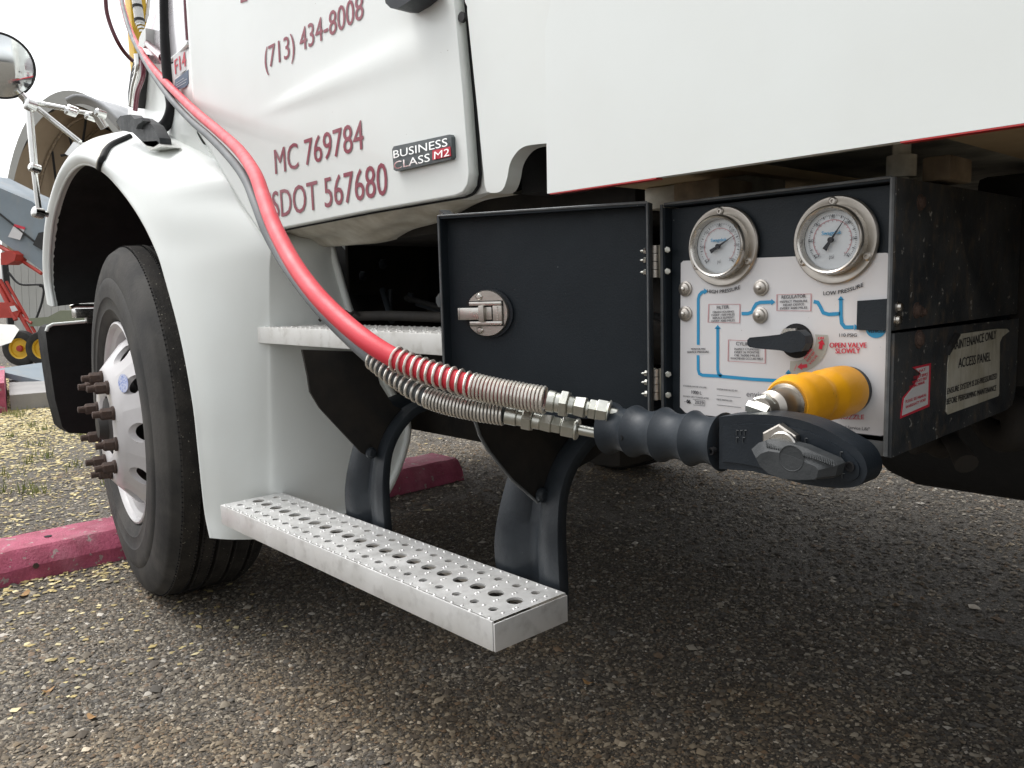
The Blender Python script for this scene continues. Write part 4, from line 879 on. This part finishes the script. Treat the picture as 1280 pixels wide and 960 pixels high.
# right side: bolts, decals
def sx(px, py, d=0): return oX(px, py, XR + .0045 + d)
for (px, py, m, r) in [(1122, 384, steel, .0042), (1120, 400, steel, .0042), (1145, 388, rust, .006), (1148, 424, rust, .007), (1150, 253, rust, .006), (1152, 390, rust, .004)]:
    lathe('side_bolt', oX(px, py, XR + (.006 if py > 410 else .004)), (1, 0, 0), [(0, r * 1.3), (.0012, r * 1.3), (.0015, r), (.004, r * .85), (.005, r * .4), (.005, 0)], m, truck, 14)
def sxp(px, py): return oX(px, py, XR + .0062)
sgn_ = prism('maintenance_sign', [sxp(a, b) for a, b in [(1196, 418), (1191, 427), (1186, 440), (1184, 455), (1182, 515), (1184, 518), (1247, 495), (1248, 492), (1249, 428), (1252, 421), (1261, 414), (1258, 411), (1246, 411)]], (.0008, 0, 0), signm, truck)
prism('curled_corner', [sxp(a, b) for a, b in [(1196, 418), (1193, 416), (1184, 432), (1182, 444), (1186, 437)]], (.004, 0, 0), darkm, truck)
def stx(s, a, b, hp, m=blackink, bold=.008, par=sgn_):
    A = oX(*a, XR + .0074); B = oX(*b, XR + .0074); h = abs(A.z - oX(a[0], a[1] - hp, XR + .0074).z); textq('sign_lettering', s, A, B, h, m, par, nrm=(1, 0, 0), bold=bold, lift=0)
stx('MAINTENANCE ONLY', (1190, 438), (1245, 423), 11.5, bold=.004); stx('ACCESS PANEL', (1198, 460), (1238, 451), 12, bold=.004)
stx('ENSURE SYSTEM IS DE-PRESSURIZED', (1184, 493), (1246, 473), 7.5, bold=.004); stx('BEFORE PERFORMING MAINTENANCE', (1183, 506), (1245, 488), 7.5, bold=.004)
rl = prism('warning_label', [sxp(a, b) for a, b in [(1140, 459), (1150, 467), (1141, 482), (1128, 497), (1125, 523), (1161, 508), (1163, 454)]], (.0006, 0, 0), redink, truck)
prism('label_face', [oX(a, b, XR + .007) for a, b in [(1144, 461), (1151, 467), (1143, 481), (1130, 498), (1127.5, 519.5), (1159.5, 505.5), (1161, 457)]], (.0003, 0, 0), panelw, rl)
for s, a, b in [('PAT', (1149, 466), (1157, 463)), ('DO NOT SERVICE', (1142, 474), (1160, 469)), ('WITHOUT FIRST', (1140, 480), (1159, 474)), ('READING MANUAL', (1137, 486), (1156, 479)), ('PLEASE SEE MANUAL', (1132, 504), (1158, 495)), ('WARRANTY VOID', (1132, 511), (1157, 501))]: stx(s, a, b, 3.6, redink, .01, rl)

# ---- open cabinet door -------------------------------------------------------
hx = Vector((-.574, .748, 0)); dd = Vector((-.9, -.435, 0)).normalized(); nn = Vector((-dd.y, dd.x, 0)); 
if nn.y > 0: nn = -nn          # nn faces the camera side
WD = .262
def cd_(t, z, d=0): return Vector((hx.x + dd.x * t, hx.y + dd.y * t, z)) + nn * d
cdoor = prism('cabinet_door', [cd_(0.001, .724), cd_(0.001, .969), cd_(WD, .969), cd_(WD, .724)], -nn * .003, blackp, truck)
for (a, b, c, d) in [(0, .004, .724, .969), (WD - .004, WD, .724, .969)]:
    prism('door_flange', [cd_(a, c, .0002), cd_(b, c, .0002), cd_(b, d, .0002), cd_(a, d, .0002)], nn * .019, blackp, cdoor, .0006)
for z in (.724, .9655): prism('door_flange', [cd_(.0045, z, .0002), cd_(WD - .0045, z, .0002), cd_(WD - .0045, z + .0035, .0002), cd_(.0045, z + .0035, .0002)], nn * .019, blackp, cdoor, .0006)
tube('door_edge', [cd_(0.002, .969, .0195), cd_(WD - .002, .969, .0195), cd_(WD - .002, .724, .0195)], .0016, edge_m, cdoor, 6)
tube('door_edge', [cd_(0.002, .969, .0195), cd_(0.002, .724, .0195)], .0010, edge_m, cdoor, 6)
# latch: round stainless plate, paddle and bolt
def onDoor(px, py, d=0):
    r = ray(px, py); h = cd_(0, .8, d); t = (nn.x * (h.x) + nn.y * h.y) / (nn.x * r[0] + nn.y * r[1]); return V(CP + r * t)
lc = onDoor(611, 391.5, .002); lk = bpy.data.objects.new('door_latch', None); link(lk, truck, lc)
lathe('latch_plate', lc, nn, [(0, .0285), (.006, .0285), (.0075, .0275), (.0075, 0)], steeld, lk, 48)
rot = Matrix((dd, nn, Vector((0, 0, 1)))).transposed()
lathe('latch_backing', lc - dd * .003, nn, [(-.001, .030), (.003, .030)], handlem, lk, 40)
def lbox(name, t0, t1, z0, z1, d0, d1, m, bev=.001):
    c = lc + dd * ((t0 + t1) / 2) + Vector((0, 0, (z0 + z1) / 2)) + nn * ((d0 + d1) / 2); return box(name, c, (abs(t1 - t0), abs(d1 - d0), abs(z1 - z0)), m, lk, bev, rot)
lbox('latch_recess', -.0225, .027, -.0155, .0155, .0075, .0082, seam, 0)
lbox('latch_frame', -.022, .021, .0095, .0145, .008, .0125, steel); lbox('latch_frame', -.022, .021, -.0145, -.0095, .008, .0125, steel)
lbox('latch_frame', -.022, -.010, -.0095, .0095, .008, .012, steeld)
lbox('latch_paddle', -.008, .012, -.008, .008, .0085, .010, steeld); lbox('latch_bridge', .0, .007, -.010, .010, .010, .0165, steeld)
lbox('latch_bolt', .008, .036, -.0075, .0075, .009, .0125, steel); lbox('latch_bolt_tip', .032, .0365, -.0075, .0075, .0065, .0125, steel)
for z in (.0205, -.0205): lathe('latch_screw', lc + dd * .009 + Vector((0, 0, z)) + nn * .0075, nn, [(0, .0045), (.0015, .0042), (.0028, .0028), (.003, 0)], steel, lk, 14)
for i in range(6): lathe('latch_number', lc - dd * .0165 + Vector((0, 0, -.0075 + i * .003)) + nn * .012, nn, [(0, .0011), (.0006, .0009), (.0006, 0)], steel, lk, 8)
# hinges
def hinge(zc, h):
    root = bpy.data.objects.new('hinge', None); hp = oY(819, 326, .748); base = Vector((oY(819.5, 326, .75).x, .748, zc)); link(root, truck, base)
    for i in range(4):
        z0 = zc + h / 2 - h / 4 * (i + 1); lathe('hinge_knuckle', (base.x, base.y, z0 + .0004), (0, 0, 1), [(0, .0048), (h / 4 - .0008, .0048)], steeld, root, 18)
    box('hinge_leaf', (base.x + .007, base.y + .004, zc), (.009, .003, h), greybeam, root, .0005); box('hinge_leaf', (base.x - .006, base.y + .004, zc), (.006, .003, h), greybeam, root, .0005)
    for sx_, dx in ((1, .0150), (-1, -.0075)):
        for dz in (.0125, -.0115) + ((.002,) if sx_ < 0 else ()):
            p = Vector((base.x + dx, base.y + (.004 if sx_ > 0 else -.004), zc + dz)); a = Vector((sx_ * .6, -.8, 0)) if sx_ > 0 else Vector((-1, -.1, 0))
            bm = bmesh.new(); bm_lathe(bm, p, a, [(0, .0036), (.0034, .0036), (.0038, .003)], 6); bm_lathe(bm, p, a, [(.0038, .0017), (.0085, .0017)], 8); bmobj('hinge_bolt', bm, zinc, root, 35)
hinge(oY(819, 327, .75).z, .0365); hinge(oY(819, 480, .75).z, .0365)
box2('hinge_jamb', (XL - .006, .7485, Z0), (XL - .003, .7515, Z1), edge_m, truck, .0005)

# ================================================================ FUELLING HOSE AND NOZZLE
BZ = pp(1061, 487)       # where the yellow sleeve leaves the panel
HY = .595                # handle plane
noz = thing('fuelling_hose', 'red and grey twin hose with steel springs and black nozzle plugged into the cabinet', 'hose', (BZ.x, HY, 0))
redP = [(150, -60, 4.36), (151, -10, 3.98), (156, 17, 3.48), (165.5, 45, 3.09), (180.5, 71, 2.67), (198, 93, 2.37), (220, 116, 2.12), (246, 141, 1.90), (272, 163, 1.70), (298, 187, 1.48), (318, 216, 1.28), (330, 249, 1.17), (341, 279, 1.10), (356, 310, 1.04), (374, 340, .99), (398, 371, .94), (428, 401, .90), (460, 427, .87), (494, 448, .85), (530, 463, .835), (570, 476, .82), (605, 486, .81), (650, 495, .80), (686, 501, .79), (722, 508, .782), (764, 516, .775)]
gryP = [(150, -60, 4.32), (151, -10, 3.93), (156, 18, 3.43), (165, 46, 3.05), (179, 73, 2.64), (194, 97, 2.38), (213, 123, 2.15), (238, 150, 1.93), (263, 172, 1.73), (288, 198, 1.52), (307, 224, 1.35), (320, 255, 1.25), (332, 286, 1.18), (349, 318, 1.13), (369, 348, 1.07), (395, 381, 1.01), (427, 414, .955), (461, 445, .90), (500, 476, .868), (540, 499, .845), (590, 512, .83), (635, 519, .82), (672, 526, .812), (708, 533, .804), (764, 545, .79)]
def path3(P): return [Vector(p) for p in catmull([oD(*q) for q in P], 8)]
def upto(P, k): return path3(P)[:k * 8 + 1]
RH = .0108; GH = .0080
pr = path3(redP); pg = path3(gryP)
tube('red_hose', pr[:22 * 8 + 4], RH, redhose, noz, 18, label='glossy red hose')
tube('grey_hose', pg[:21 * 8], GH, greyhose, noz, 16, label='slimmer grey hose')
def spring(name, pts, rad, wire, pitchf, m=springm):
    P = [Vector(p) for p in pts]; L = [0]
    for a, b in zip(P, P[1:]): L.append(L[-1] + (b - a).length)
    tot = L[-1]; out_ = []; s = 0; ph = 0; SEG = 14; k = 0; u = None
    T = None
    while s < tot:
        while k < len(L) - 2 and L[k + 1] < s: k += 1
        f = (s - L[k]) / max(1e-9, L[k + 1] - L[k]); p = P[k].lerp(P[k + 1], f)
        t0 = (P[k + 1] - P[max(0, k - 1)]).normalized(); t1 = (P[min(len(P) - 1, k + 2)] - P[k]).normalized(); t = t0.lerp(t1, f).normalized()
        if u is None: u = t.orthogonal().normalized()
        u = (u - t * u.dot(t)).normalized(); v = t.cross(u); out_.append(p + (u * math.cos(ph) + v * math.sin(ph)) * rad); ph += 2 * math.pi / SEG; s += pitchf(s / tot) / SEG
    tube(name, out_, wire, m, noz, 6)
spring('spring_guard', pr[18 * 8:23 * 8], .0126, .0016, lambda t: .0088 if t < .55 else .0039)
spring('spring_guard', pg[17 * 8 + 1:21 * 8], .0103, .0015, lambda t: .0082 if t < .52 else .0038)
def segs(path, i0, i1):   # straight axis between two path samples
    return path[i0], path[i1] - path[i0]
def fitting(path, i0, i1, prof, m):
    a, b = path[i0], path[min(i1, len(path) - 1)]; ax = (b - a); L = ax.length
    for (t0, t1, r0, r1, n_) in prof:
        bm = bmesh.new(); e = .0008; bm_lathe(bm, a, ax, [(t0 * L, r0 - e), (t0 * L + e, r0), (t1 * L - e, r1), (t1 * L, r1 - e)], n_, (0, 0, 1), phase=.35)
        bmobj('hex_fitting' if n_ == 6 else 'hose_ferrule', bm, m, noz, 30)
fitting(pr, 23 * 8, 25 * 8, [(-.02, .11, .0108, .0108, 24), (.11, .20, .0100, .0100, 24), (.20, .32, .0140, .0140, 6), (.32, .42, .0092, .0085, 24), (.42, .60, .0102, .0112, 6), (.60, .66, .0075, .0075, 20), (.66, .77, .0105, .0105, 6), (.78, .95, .0120, .0120, 6), (.95, .98, .0122, .0122, 24), (.98, 1.1, .005, .005, 16)], zinc)
fitting(pg, 21 * 8, 24 * 8, [(-.02, .10, .0095, .0095, 24), (.10, .16, .0085, .0085, 24), (.16, .25, .0122, .0122, 6), (.25, .33, .0085, .008, 24), (.33, .44, .0090, .0098, 6), (.44, .53, .0088, .0088, 6), (.54, .66, .0108, .0108, 6), (.66, .69, .0110, .0110, 24), (.69, 1.05, .0052, .0052, 16)], zinc)
# grip
g0 = oY(764, 535.5, HY); g1 = oY(905, 552.5, HY); gax = (g1 - g0); GL = gax.length; prof = [(0, .019), (.0005, .0235)]
peaks = [0, .235, .50, .755, 1.0]; pr_ = [.0258, .0250, .0256, .0252, .0256]
for i in range(4):
    for k in range(9):
        f = k / 8; t = peaks[i] + (peaks[i + 1] - peaks[i]) * f; r = pr_[i] + (pr_[i + 1] - pr_[i]) * f - .0050 * (1 - abs(2 * f - 1) ** 2.0); prof.append((t * GL, r))
prof += [(GL + .0005, .0240), (GL + .0005, .018)]
grip = lathe('rubber_grip', g0, gax, prof, gripm, noz, 40, smooth=25)
for (px, py) in [(776, 547), (889, 564)]:
    c = oY(px, py, HY - .0225); lathe('grip_hole', c, (-.1, -1, -.1), [(-.004, .0032), (.0012, .0032), (.0012, .0022), (-.002, .002), (-.002, 0)], seam, grip, 14)
# nozzle body: thick flat casting with a ledge along the top
HB = [(899, 521), (930, 518), (965, 519), (1000, 525), (1030, 536), (1053, 549), (1070, 560), (1080, 573), (1084, 588), (1081, 599), (1073, 607), (1056, 610), (1030, 609), (1000, 604), (970, 596), (940, 589), (899, 586)]
def smoothpoly(P, n=3):
    Q = catmull([(a, b, 0) for a, b in P], n); return [(q[0], q[1]) for q in Q]
body = prism('nozzle_body', [oY(a, b, HY - .020) for a, b in smoothpoly(HB[:-1] ) + [HB[-1]]], (0, .026, 0), handlem, noz, .0025)
prism('body_cover', [oY(a, b, HY - .0215) for a, b in smoothpoly([(903, 533), (935, 530), (975, 532), (1010, 540), (1040, 554), (1059, 566), (1071, 578), (1074, 590), (1069, 599), (1052, 603), (1020, 601), (985, 595), (955, 586), (930, 580), (903, 577)])], (0, .002, 0), handlem, body, .0012)
lathe('body_screw_hole', oY(1062, 583, HY - .0225), (0, -1, 0), [(0, .0038), (.001, .0038), (.001, .0026), (-.003, .0024), (-.003, 0)], seam, body, 16)
# small cast marks
for (x, y) in [(922, 541), (927, 541), (932, 541), (922, 550), (930, 550), (1008, 551), (1052, 568), (1053, 578), (1054, 595)]:
    tube('cast_mark', [oY(x - 1.5, y + 3, HY - .0222), oY(x - 1.5, y - 3, HY - .0222), oY(x + 1.5, y - 3, HY - .0222)], .0004, leverm, body, 5)
# lever
lathe('lever_nut', oY(979, 554, HY - .022), (0, -1, 0), [(0, .0160), (.006, .0160), (.0072, .0145), (.0072, 0)], steeld, noz, 6, u=(1, 0, 0), phase=.55)
lathe('lever_collar', oY(980, 558, HY - .0290), (0, -1, 0), [(0, .0120), (.003, .0120), (.004, .011), (.004, 0)], steel, noz, 24)
LV = [(941, 561), (950, 553), (962, 549), (978, 551), (1005, 558), (1044, 575), (1049, 581), (1046, 594), (1042, 597), (1015, 598), (985, 596), (962, 587), (948, 575)]
bm = bmesh.new(); P = [oY(a, b, HY - .036) for a, b in LV]; c = sum(P, Vector()) / len(P)
top = [bm.verts.new(c + (p - c) * .72 + Vector((0, -.012, -.003))) for p in P]; mid = [bm.verts.new(p + Vector((0, -.002, 0))) for p in P]; bot = [bm.verts.new(p + Vector((0, .010, 0))) for p in P]
n_ = len(P)
for i in range(n_): j = (i + 1) % n_; bm.faces.new((top[i], top[j], mid[j], mid[i])); bm.faces.new((mid[i], mid[j], bot[j], bot[i]))
bm.faces.new(top); bm.faces.new(bot)
bmesh.ops.bevel(bm, geom=[e for e in bm.edges if e.calc_face_angle(0) > .45], offset=.0012, segments=2, affect='EDGES')
lever = bmobj('nozzle_lever', bm, leverm, noz, 30)
bm = bmesh.new()
for i in range(30):
    f = i / 29; 
    if .36 < f < .40: continue
    a = (958 + 84 * f, 551 + 24.5 * f - 5 * math.sin(f * 3.14) * .4); p0 = oY(a[0], a[1], HY - .0375); p1 = oY(a[0] + 1.2, a[1] + 7.5, HY - .0455); bm_tube(bm, [p0 + Vector((0, -.0006, 0)), p1 + Vector((0, -.0006, 0))], .00055, 4)
bmobj('lever_rib', bm, leverm, lever, kind='stuff')
lathe('lever_boss', oY(989, 573, HY - .0478), (0, -1, 0), [(0, .0100), (.0004, .0100), (.0005, .0094), (.0001, .0090), (.0001, .0)], leverm, lever, 32)
# swivel joint between sleeve and handle, then yellow rubber sleeve on the receptacle
lathe('swivel_joint', (BZ.x, HY + .002, BZ.z), (0, 1, 0), [(0, .010), (.014, .010), (.018, .0145), (.055, .0150), (.06, .014)], steeld, noz, 32)
lathe('swivel_nut', (BZ.x + .000, HY + .006, BZ.z + .002), (-.30, 1, .05), [(0, .0085), (.002, .0105), (.014, .0105), (.016, .009)], zinc, noz, 6, u=(0, 0, 1), phase=.2)
lathe('elbow_fitting', (BZ.x + .003, HY + .004, BZ.z - .001), (-1, -.1, .25), [(-.004, .007), (.009, .007), (.010, .0055), (.015, .0055)], zinc, noz, 6)
yl = YP - (HY + .045)
yp0 = Vector((BZ.x, HY + .045, BZ.z))
lathe('yellow_sleeve', yp0, (0, 1, 0), [(0, .0180), (-.001, .0205), (.004, .0232), (.012, .0250), (.028, .0222), (.038, .0244), (.050, .0210), (.058, .0206), (.066, .0238), (.074, .0238), (.084, .0244), (.100, .0244), (.108, .0240), (yl - .014, .0232), (yl - .013, .021)], yellow, noz, 48, close=False, smooth=60)
lathe('sleeve_ring', yp0, (0, 1, 0), [(-.002, .0165), (-.003, .0182), (.001, .0190)], steel, noz, 40)
lathe('receptacle_collar', (BZ.x, YP - .001, BZ.z), (0, -1, 0), [(0, .0226), (.018, .0226), (.019, .021)], handlem, noz, 40)

# maroon air hose looping at the upper left, with fuel post behind -------------
post = thing('fuel_dispenser_post', 'yellow post carrying white pipes and steel fittings above the hood', 'post', oD(172, 395, 6.2))
zP = 6.2
box('post_column', oD(170, 10, zP) + Vector((0, 0, -.25)), (.12, .12, 2.2), yellowm, post, .01)
bp0 = oD(170, 395, zP)
box('post_lower_column', Vector((oD(170, 100, zP).x, oD(170, 100, zP).y, .62)), (.10, .10, 1.24), yellowm, post, .01)
pipe = tube('white_pipe', [oD(166, -60, zP - .15), oD(170, -5, zP - .15), oD(175, 30, zP - .15)], .034, pipem, post, 14)
for y in (7, 24): 
    x = 170 + (y + 5) * .14; lathe('pipe_clamp', oD(x, y, zP - .15), (oD(175, 30, zP) - oD(170, -5, zP)), [(0, .038), (.02, .038)], darkm, pipe, 16, close=True)
for i, y in enumerate((30, 34, 38)): lathe('pipe_fitting', oD(175 + i, y, zP - .15), (oD(180, 40, zP) - oD(172, 5, zP)), [(0, .033 - i * .006), (.015, .033 - i * .006)], chrome, post, 6)
tube('thin_pipe', [oD(180, -60, zP), oD(177, 35, zP)], .014, steel, post); tube('thin_pipe', [oD(192, -60, zP), oD(183, 28, zP)], .014, steel, post)
mh_ = tube('maroon_hose', catmull([oD(*q) for q in [(131, -60, 5.2), (132, 0, 5.2), (136, 25, 5.2), (146, 50, 5.2), (157, 67, 5.3), (170, 78, 5.5), (186, 78, 5.8)]], 8), .013, maroonm, None, 10)
tag(mh_, 'dark maroon hose hanging in a loop against the sky', 'hose')

# ================================================================ PARKING STOP
sec = [(-2.862, 0), (-2.868, .045), (-2.90, .088), (-2.915, .096), (-3.10, .096), (-3.125, .088), (-3.15, 0)]
bm = bmesh.new(); ys = [.22 + (2.30 - .22) * i / 60 for i in range(61)]; rings = []
for y in ys: rings.append([bm.verts.new((x + random.gauss(0, .0012), y, max(0, z + random.gauss(0, .001) * (z > 0)))) for x, z in sec])
for A, B in zip(rings, rings[1:]):
    for i in range(len(sec) - 1): bm.faces.new((A[i], A[i + 1], B[i + 1], B[i]))
bm.faces.new(rings[0]); bm.faces.new(rings[-1])
stop = bmobj('parking_stop', bm, pink, None, 25); tag(stop, 'pink painted concrete parking stop against the front tyre', 'parking stop')
lathe('anchor_hole', (-3.0, .62, .097), (0, 0, 1), [(0, .012), (.0008, .012), (.0008, 0)], seam, stop, 12)
lathe('anchor_hole', (-2.866, .55, .045), (1, 0, .1), [(0, .009), (.002, .009), (.002, 0)], rust, stop, 10)

# ================================================================ BACKGROUND, LEFT
def onG(px, py): return oZ(px, py, 0)
# grey slab with pink end
sA = [onG(18, 512), onG(75, 506), onG(75, 470), onG(-20, 466), onG(-20, 512)]
slab = prism('loading_slab', [Vector((p.x, p.y, 0)) for p in [onG(14, 514), onG(80, 508), onG(80, 478), onG(12, 474)]], (0, 0, .13), conc, None, .01); tag(slab, 'low grey concrete slab beyond the mud flap', 'slab')
pk = prism('pink_block', [Vector((p.x, p.y, 0)) for p in [onG(-14, 518), onG(9, 516), onG(9, 488), onG(-14, 486)]], (0, 0, .24), pink, None, .015); tag(pk, 'pink painted block at the left edge beside the grey slab', 'block')
rampo = prism('steel_ramp', [oD(a, b, 7.6) for a, b in [(-10, 462), (60, 478), (60, 486), (-10, 468)]], Vector((-.8, .9, 0)), bluegrey, None); tag(rampo, 'flat blue grey steel ramp rail beyond the slab', 'ramp')
# conveyor hopper
zc_ = 11.0
conv = thing('grain_conveyor', 'blue grey conveyor trough rising to the left on a red frame', 'conveyor', oD(30, 440, zc_))
back = Vector((-.7, .95, 0)) * .6
prism('trough_upper', [oD(a, b, zc_) for a, b in [(-40, 215), (0, 235), (40, 252), (60, 268), (56, 300), (46, 304), (0, 267), (-40, 240)]], back, bluegrey, conv, .01)
prism('trough_lower', [oD(a, b, zc_ + .03) for a, b in [(-40, 242), (0, 269), (46, 306), (62, 306), (62, 345), (0, 300), (-40, 275)]], back, bluegrey, conv, .01)
tube('trough_seam', [oD(-40, 240, zc_ - .01), oD(0, 267.5, zc_ - .01), (oD(47, 305, zc_ - .01))], .012, darkm, conv, 6)
prism('access_cover', [oD(a, b, zc_ - .02) for a, b in [(48, 291), (62, 288), (62, 318), (41, 306)]], back * .02, darkm, conv)
lb = prism('paper_label', [oD(a, b, zc_ - .01) for a, b in [(17, 282), (31, 286), (25, 300), (10, 296)]], back * .005, panelw, conv); prism('label_header', [oD(a, b, zc_ - .02) for a, b in [(18, 280), (31.5, 284), (30.5, 287), (16.5, 283)]], back * .003, redink, lb)
prism('red_motor_box', [oD(a, b, zc_ - .1) for a, b in [(1, 316), (13, 313), (20, 318), (18, 326), (8, 331), (1, 331)]], back * .3, redm, conv, .01)
for P2, r in [([(0, 350), (47, 432)], .028), ([(8, 352), (52, 430)], .020), ([(-10, 340), (20, 400)], .028), ([(15, 318), (52, 342)], .024), ([(0, 308), (14, 316)], .03), ([(20, 392), (40, 404)], .02)]: tube('red_frame_bar', [oD(*P2[0], zc_ + .1), oD(*P2[1], zc_)], r, redm, conv)
prism('red_frame_plate', [oD(a, b, zc_) for a, b in [(-12, 378), (14, 378), (24, 390), (22, 397), (-12, 398)]], back * .1, redm, conv, .01)
prism('small_tag', [oD(a, b, zc_ - .05) for a, b in [(12, 383), (18, 382), (22, 388), (15, 390)]], back * .01, panelw, conv)
for (px, py, r) in [(27, 434, .24), (56, 436, .235)]:
    c = oD(px, py, zc_ - .1 + (px > 40) * -.1); c.z = r + .012; A = Vector((.72, -.68, 0))
    wr = bpy.data.objects.new('cart_wheel', None); link(wr, conv, c)
    lathe('wheel_tyre', c, A, [(-.06, r * .58), (-.07, r * .75), (-.06, r * .95), (-.03, r), (.03, r), (.06, r * .95), (.07, r * .75), (.06, r * .58)], tyre_m, wr, 36, close=False)
    lathe('yellow_rim', c, A, [(.06, r * .6), (.045, r * .52), (.02, r * .5), (.02, r * .2), (.05, r * .16), (.05, 0)], yellowm, wr, 28, close=False)
    lathe('red_hub', c + A * .03, A, [(0, .045), (.03, .04), (.035, 0)], redm, wr, 14)
# pale siding wall, pole, pallet
wl = thing('pale_shed', 'pale shed wall behind the red conveyor frame', 'shed', oD(45, 400, 14))
for i in range(9):
    a, b = 8 + i * 9, 16.6 + i * 9; prism('wall_panel', [oD(a, 325, 14), oD(b, 325, 14), Vector((*oD(b, 400, 14).xy, 0)), Vector((*oD(a, 400, 14).xy, 0))], Vector((-.7, .95, 0)) * 2, palewall, wl, .012)
box('door_post', Vector((*oD(11, 380, 13.6).xy, .8)), (.09, .09, 1.6), darkm, wl)
hp_ = tube('hanging_cable', catmull([oD(10, 340, 13.2), oD(25, 355, 13.2), oD(52, 357, 13.2), (oD(53, 375, 13.2)), oD(44, 402, 13.2)], 6), .018, darkm, wl)
lathe('cable_reel', oD(53, 357, 13.15), (.7, -.7, 0), [(0, .03), (.05, .03)], darkm, wl, 10)
ol = prism('olive_trailer_deck', [oD(a, b, 11) for a, b in [(36, 398), (60, 396), (75, 388), (130, 388), (130, 406), (36, 408)]], Vector((-.7, .95, 0)), olive, None, .01); tag(ol, 'olive green flat deck seen behind the front bumper end', 'trailer')
pil = mesh('tarp_pile', [oD(-10, 425, 9.5), oD(5, 412, 10), oD(18, 406, 10.2), oD(24, 412, 10), oD(14, 428, 9.5), oD(-10, 436, 9.2), oD(0, 405, 10.4)], [(0, 1, 6), (6, 1, 2), (1, 3, 2), (0, 4, 1), (1, 4, 3), (0, 5, 4)], palewall, None, 180); tag(pil, 'crumpled white tarp lying at the left edge behind the cart wheel', 'tarp')
# arched fabric shelter
zt_ = 19.0; tent = thing('arched_shelter', 'arched fabric shelter with grey cover and dark tan inside', 'shelter', oD(100, 392, zt_))
cxT = oD(112, 390, zt_); lat = Vector((RM @ np.array([1, 0, 0])).tolist()); lat.z = 0; lat.normalize(); fw = Vector((lat.y * -1, lat.x, 0)); 
if fw.dot(Vector((RM @ np.array([0, 0, 1])).tolist())) < 0: fw = -fw
HT = 5.55; HWd = 1.75
dirw = (lat * 1 + fw * .25).normalized(); dep = (fw * 1 + lat * .25).normalized() * 3.2
def tp(a, r=1.0, dz=0): a = R(a); return Vector((cxT.x, cxT.y, 0)) + dirw * (HWd * r * math.cos(a) * (1 if True else 1)) + Vector((0, 0, HT * r * abs(math.sin(a)) ** .8 * 1.0)) + dep * dz
for nm, r_, m_ in (('outer_cover', 1.0, tentout), ('inner_lining', .955, tentin)):
    vs, fs = [], []; NA = 40
    for j in range(6):
        for i in range(NA + 1): vs.append(tp(180 * i / NA, r_ + .008 * math.sin(i * 1.3 + j), j / 5))
    for j in range(5):
        for i in range(NA): a = j * (NA + 1) + i; fs.append((a, a + 1, a + NA + 2, a + NA + 1))
    mesh(nm, vs, fs, m_, tent, 60)
mesh('end_wall', [tp(180 * i / 40, .955, .97) for i in range(41)], [tuple(range(41))], tentin, tent)
bm = bmesh.new(); A = [tp(180 * i / 40, 1.012, -.003) for i in range(41)]; B = [tp(180 * i / 40, .955, -.003) for i in range(41)]
AV = [bm.verts.new(p) for p in A]; BV = [bm.verts.new(p) for p in B]; 
for i in range(40): bm.faces.new((AV[i], AV[i + 1], BV[i + 1], BV[i]))
bmobj('cover_hem', bm, palewall, tent)
for dz in (.2, .45, .7): tube('shelter_rib', [tp(180 * i / 24, .93, dz) for i in range(25)], .035, woodd, tent, 6)
for a1, a2, d1, d2 in [(60, 120, .2, .2), (75, 40, .2, .45), (95, 130, .2, .45), (110, 150, .2, .7), (125, 160, .2, .45), (100, 70, .45, .7)]: tube('shelter_brace', [tp(a1, .92, d1), tp(a2, .86, d2)], .03, darkm, tent, 6)
# pale hopper bin and its rounded grey cover next to the shelter
cov = grid_surface('bin_cover', [[oD(a, b, 15 + k * .5) for a, b in row] for k, row in enumerate([[(82, 124), (95, 119), (112, 122), (130, 132), (150, 150)], [(86, 132), (100, 128), (118, 133), (134, 145), (150, 162)]])], tentout, None, 5, 60, thick=.05); tag(cov, 'rolled grey tarp draped over the top of the arched shelter', 'tarp')

print('objects', len(bpy.data.objects))
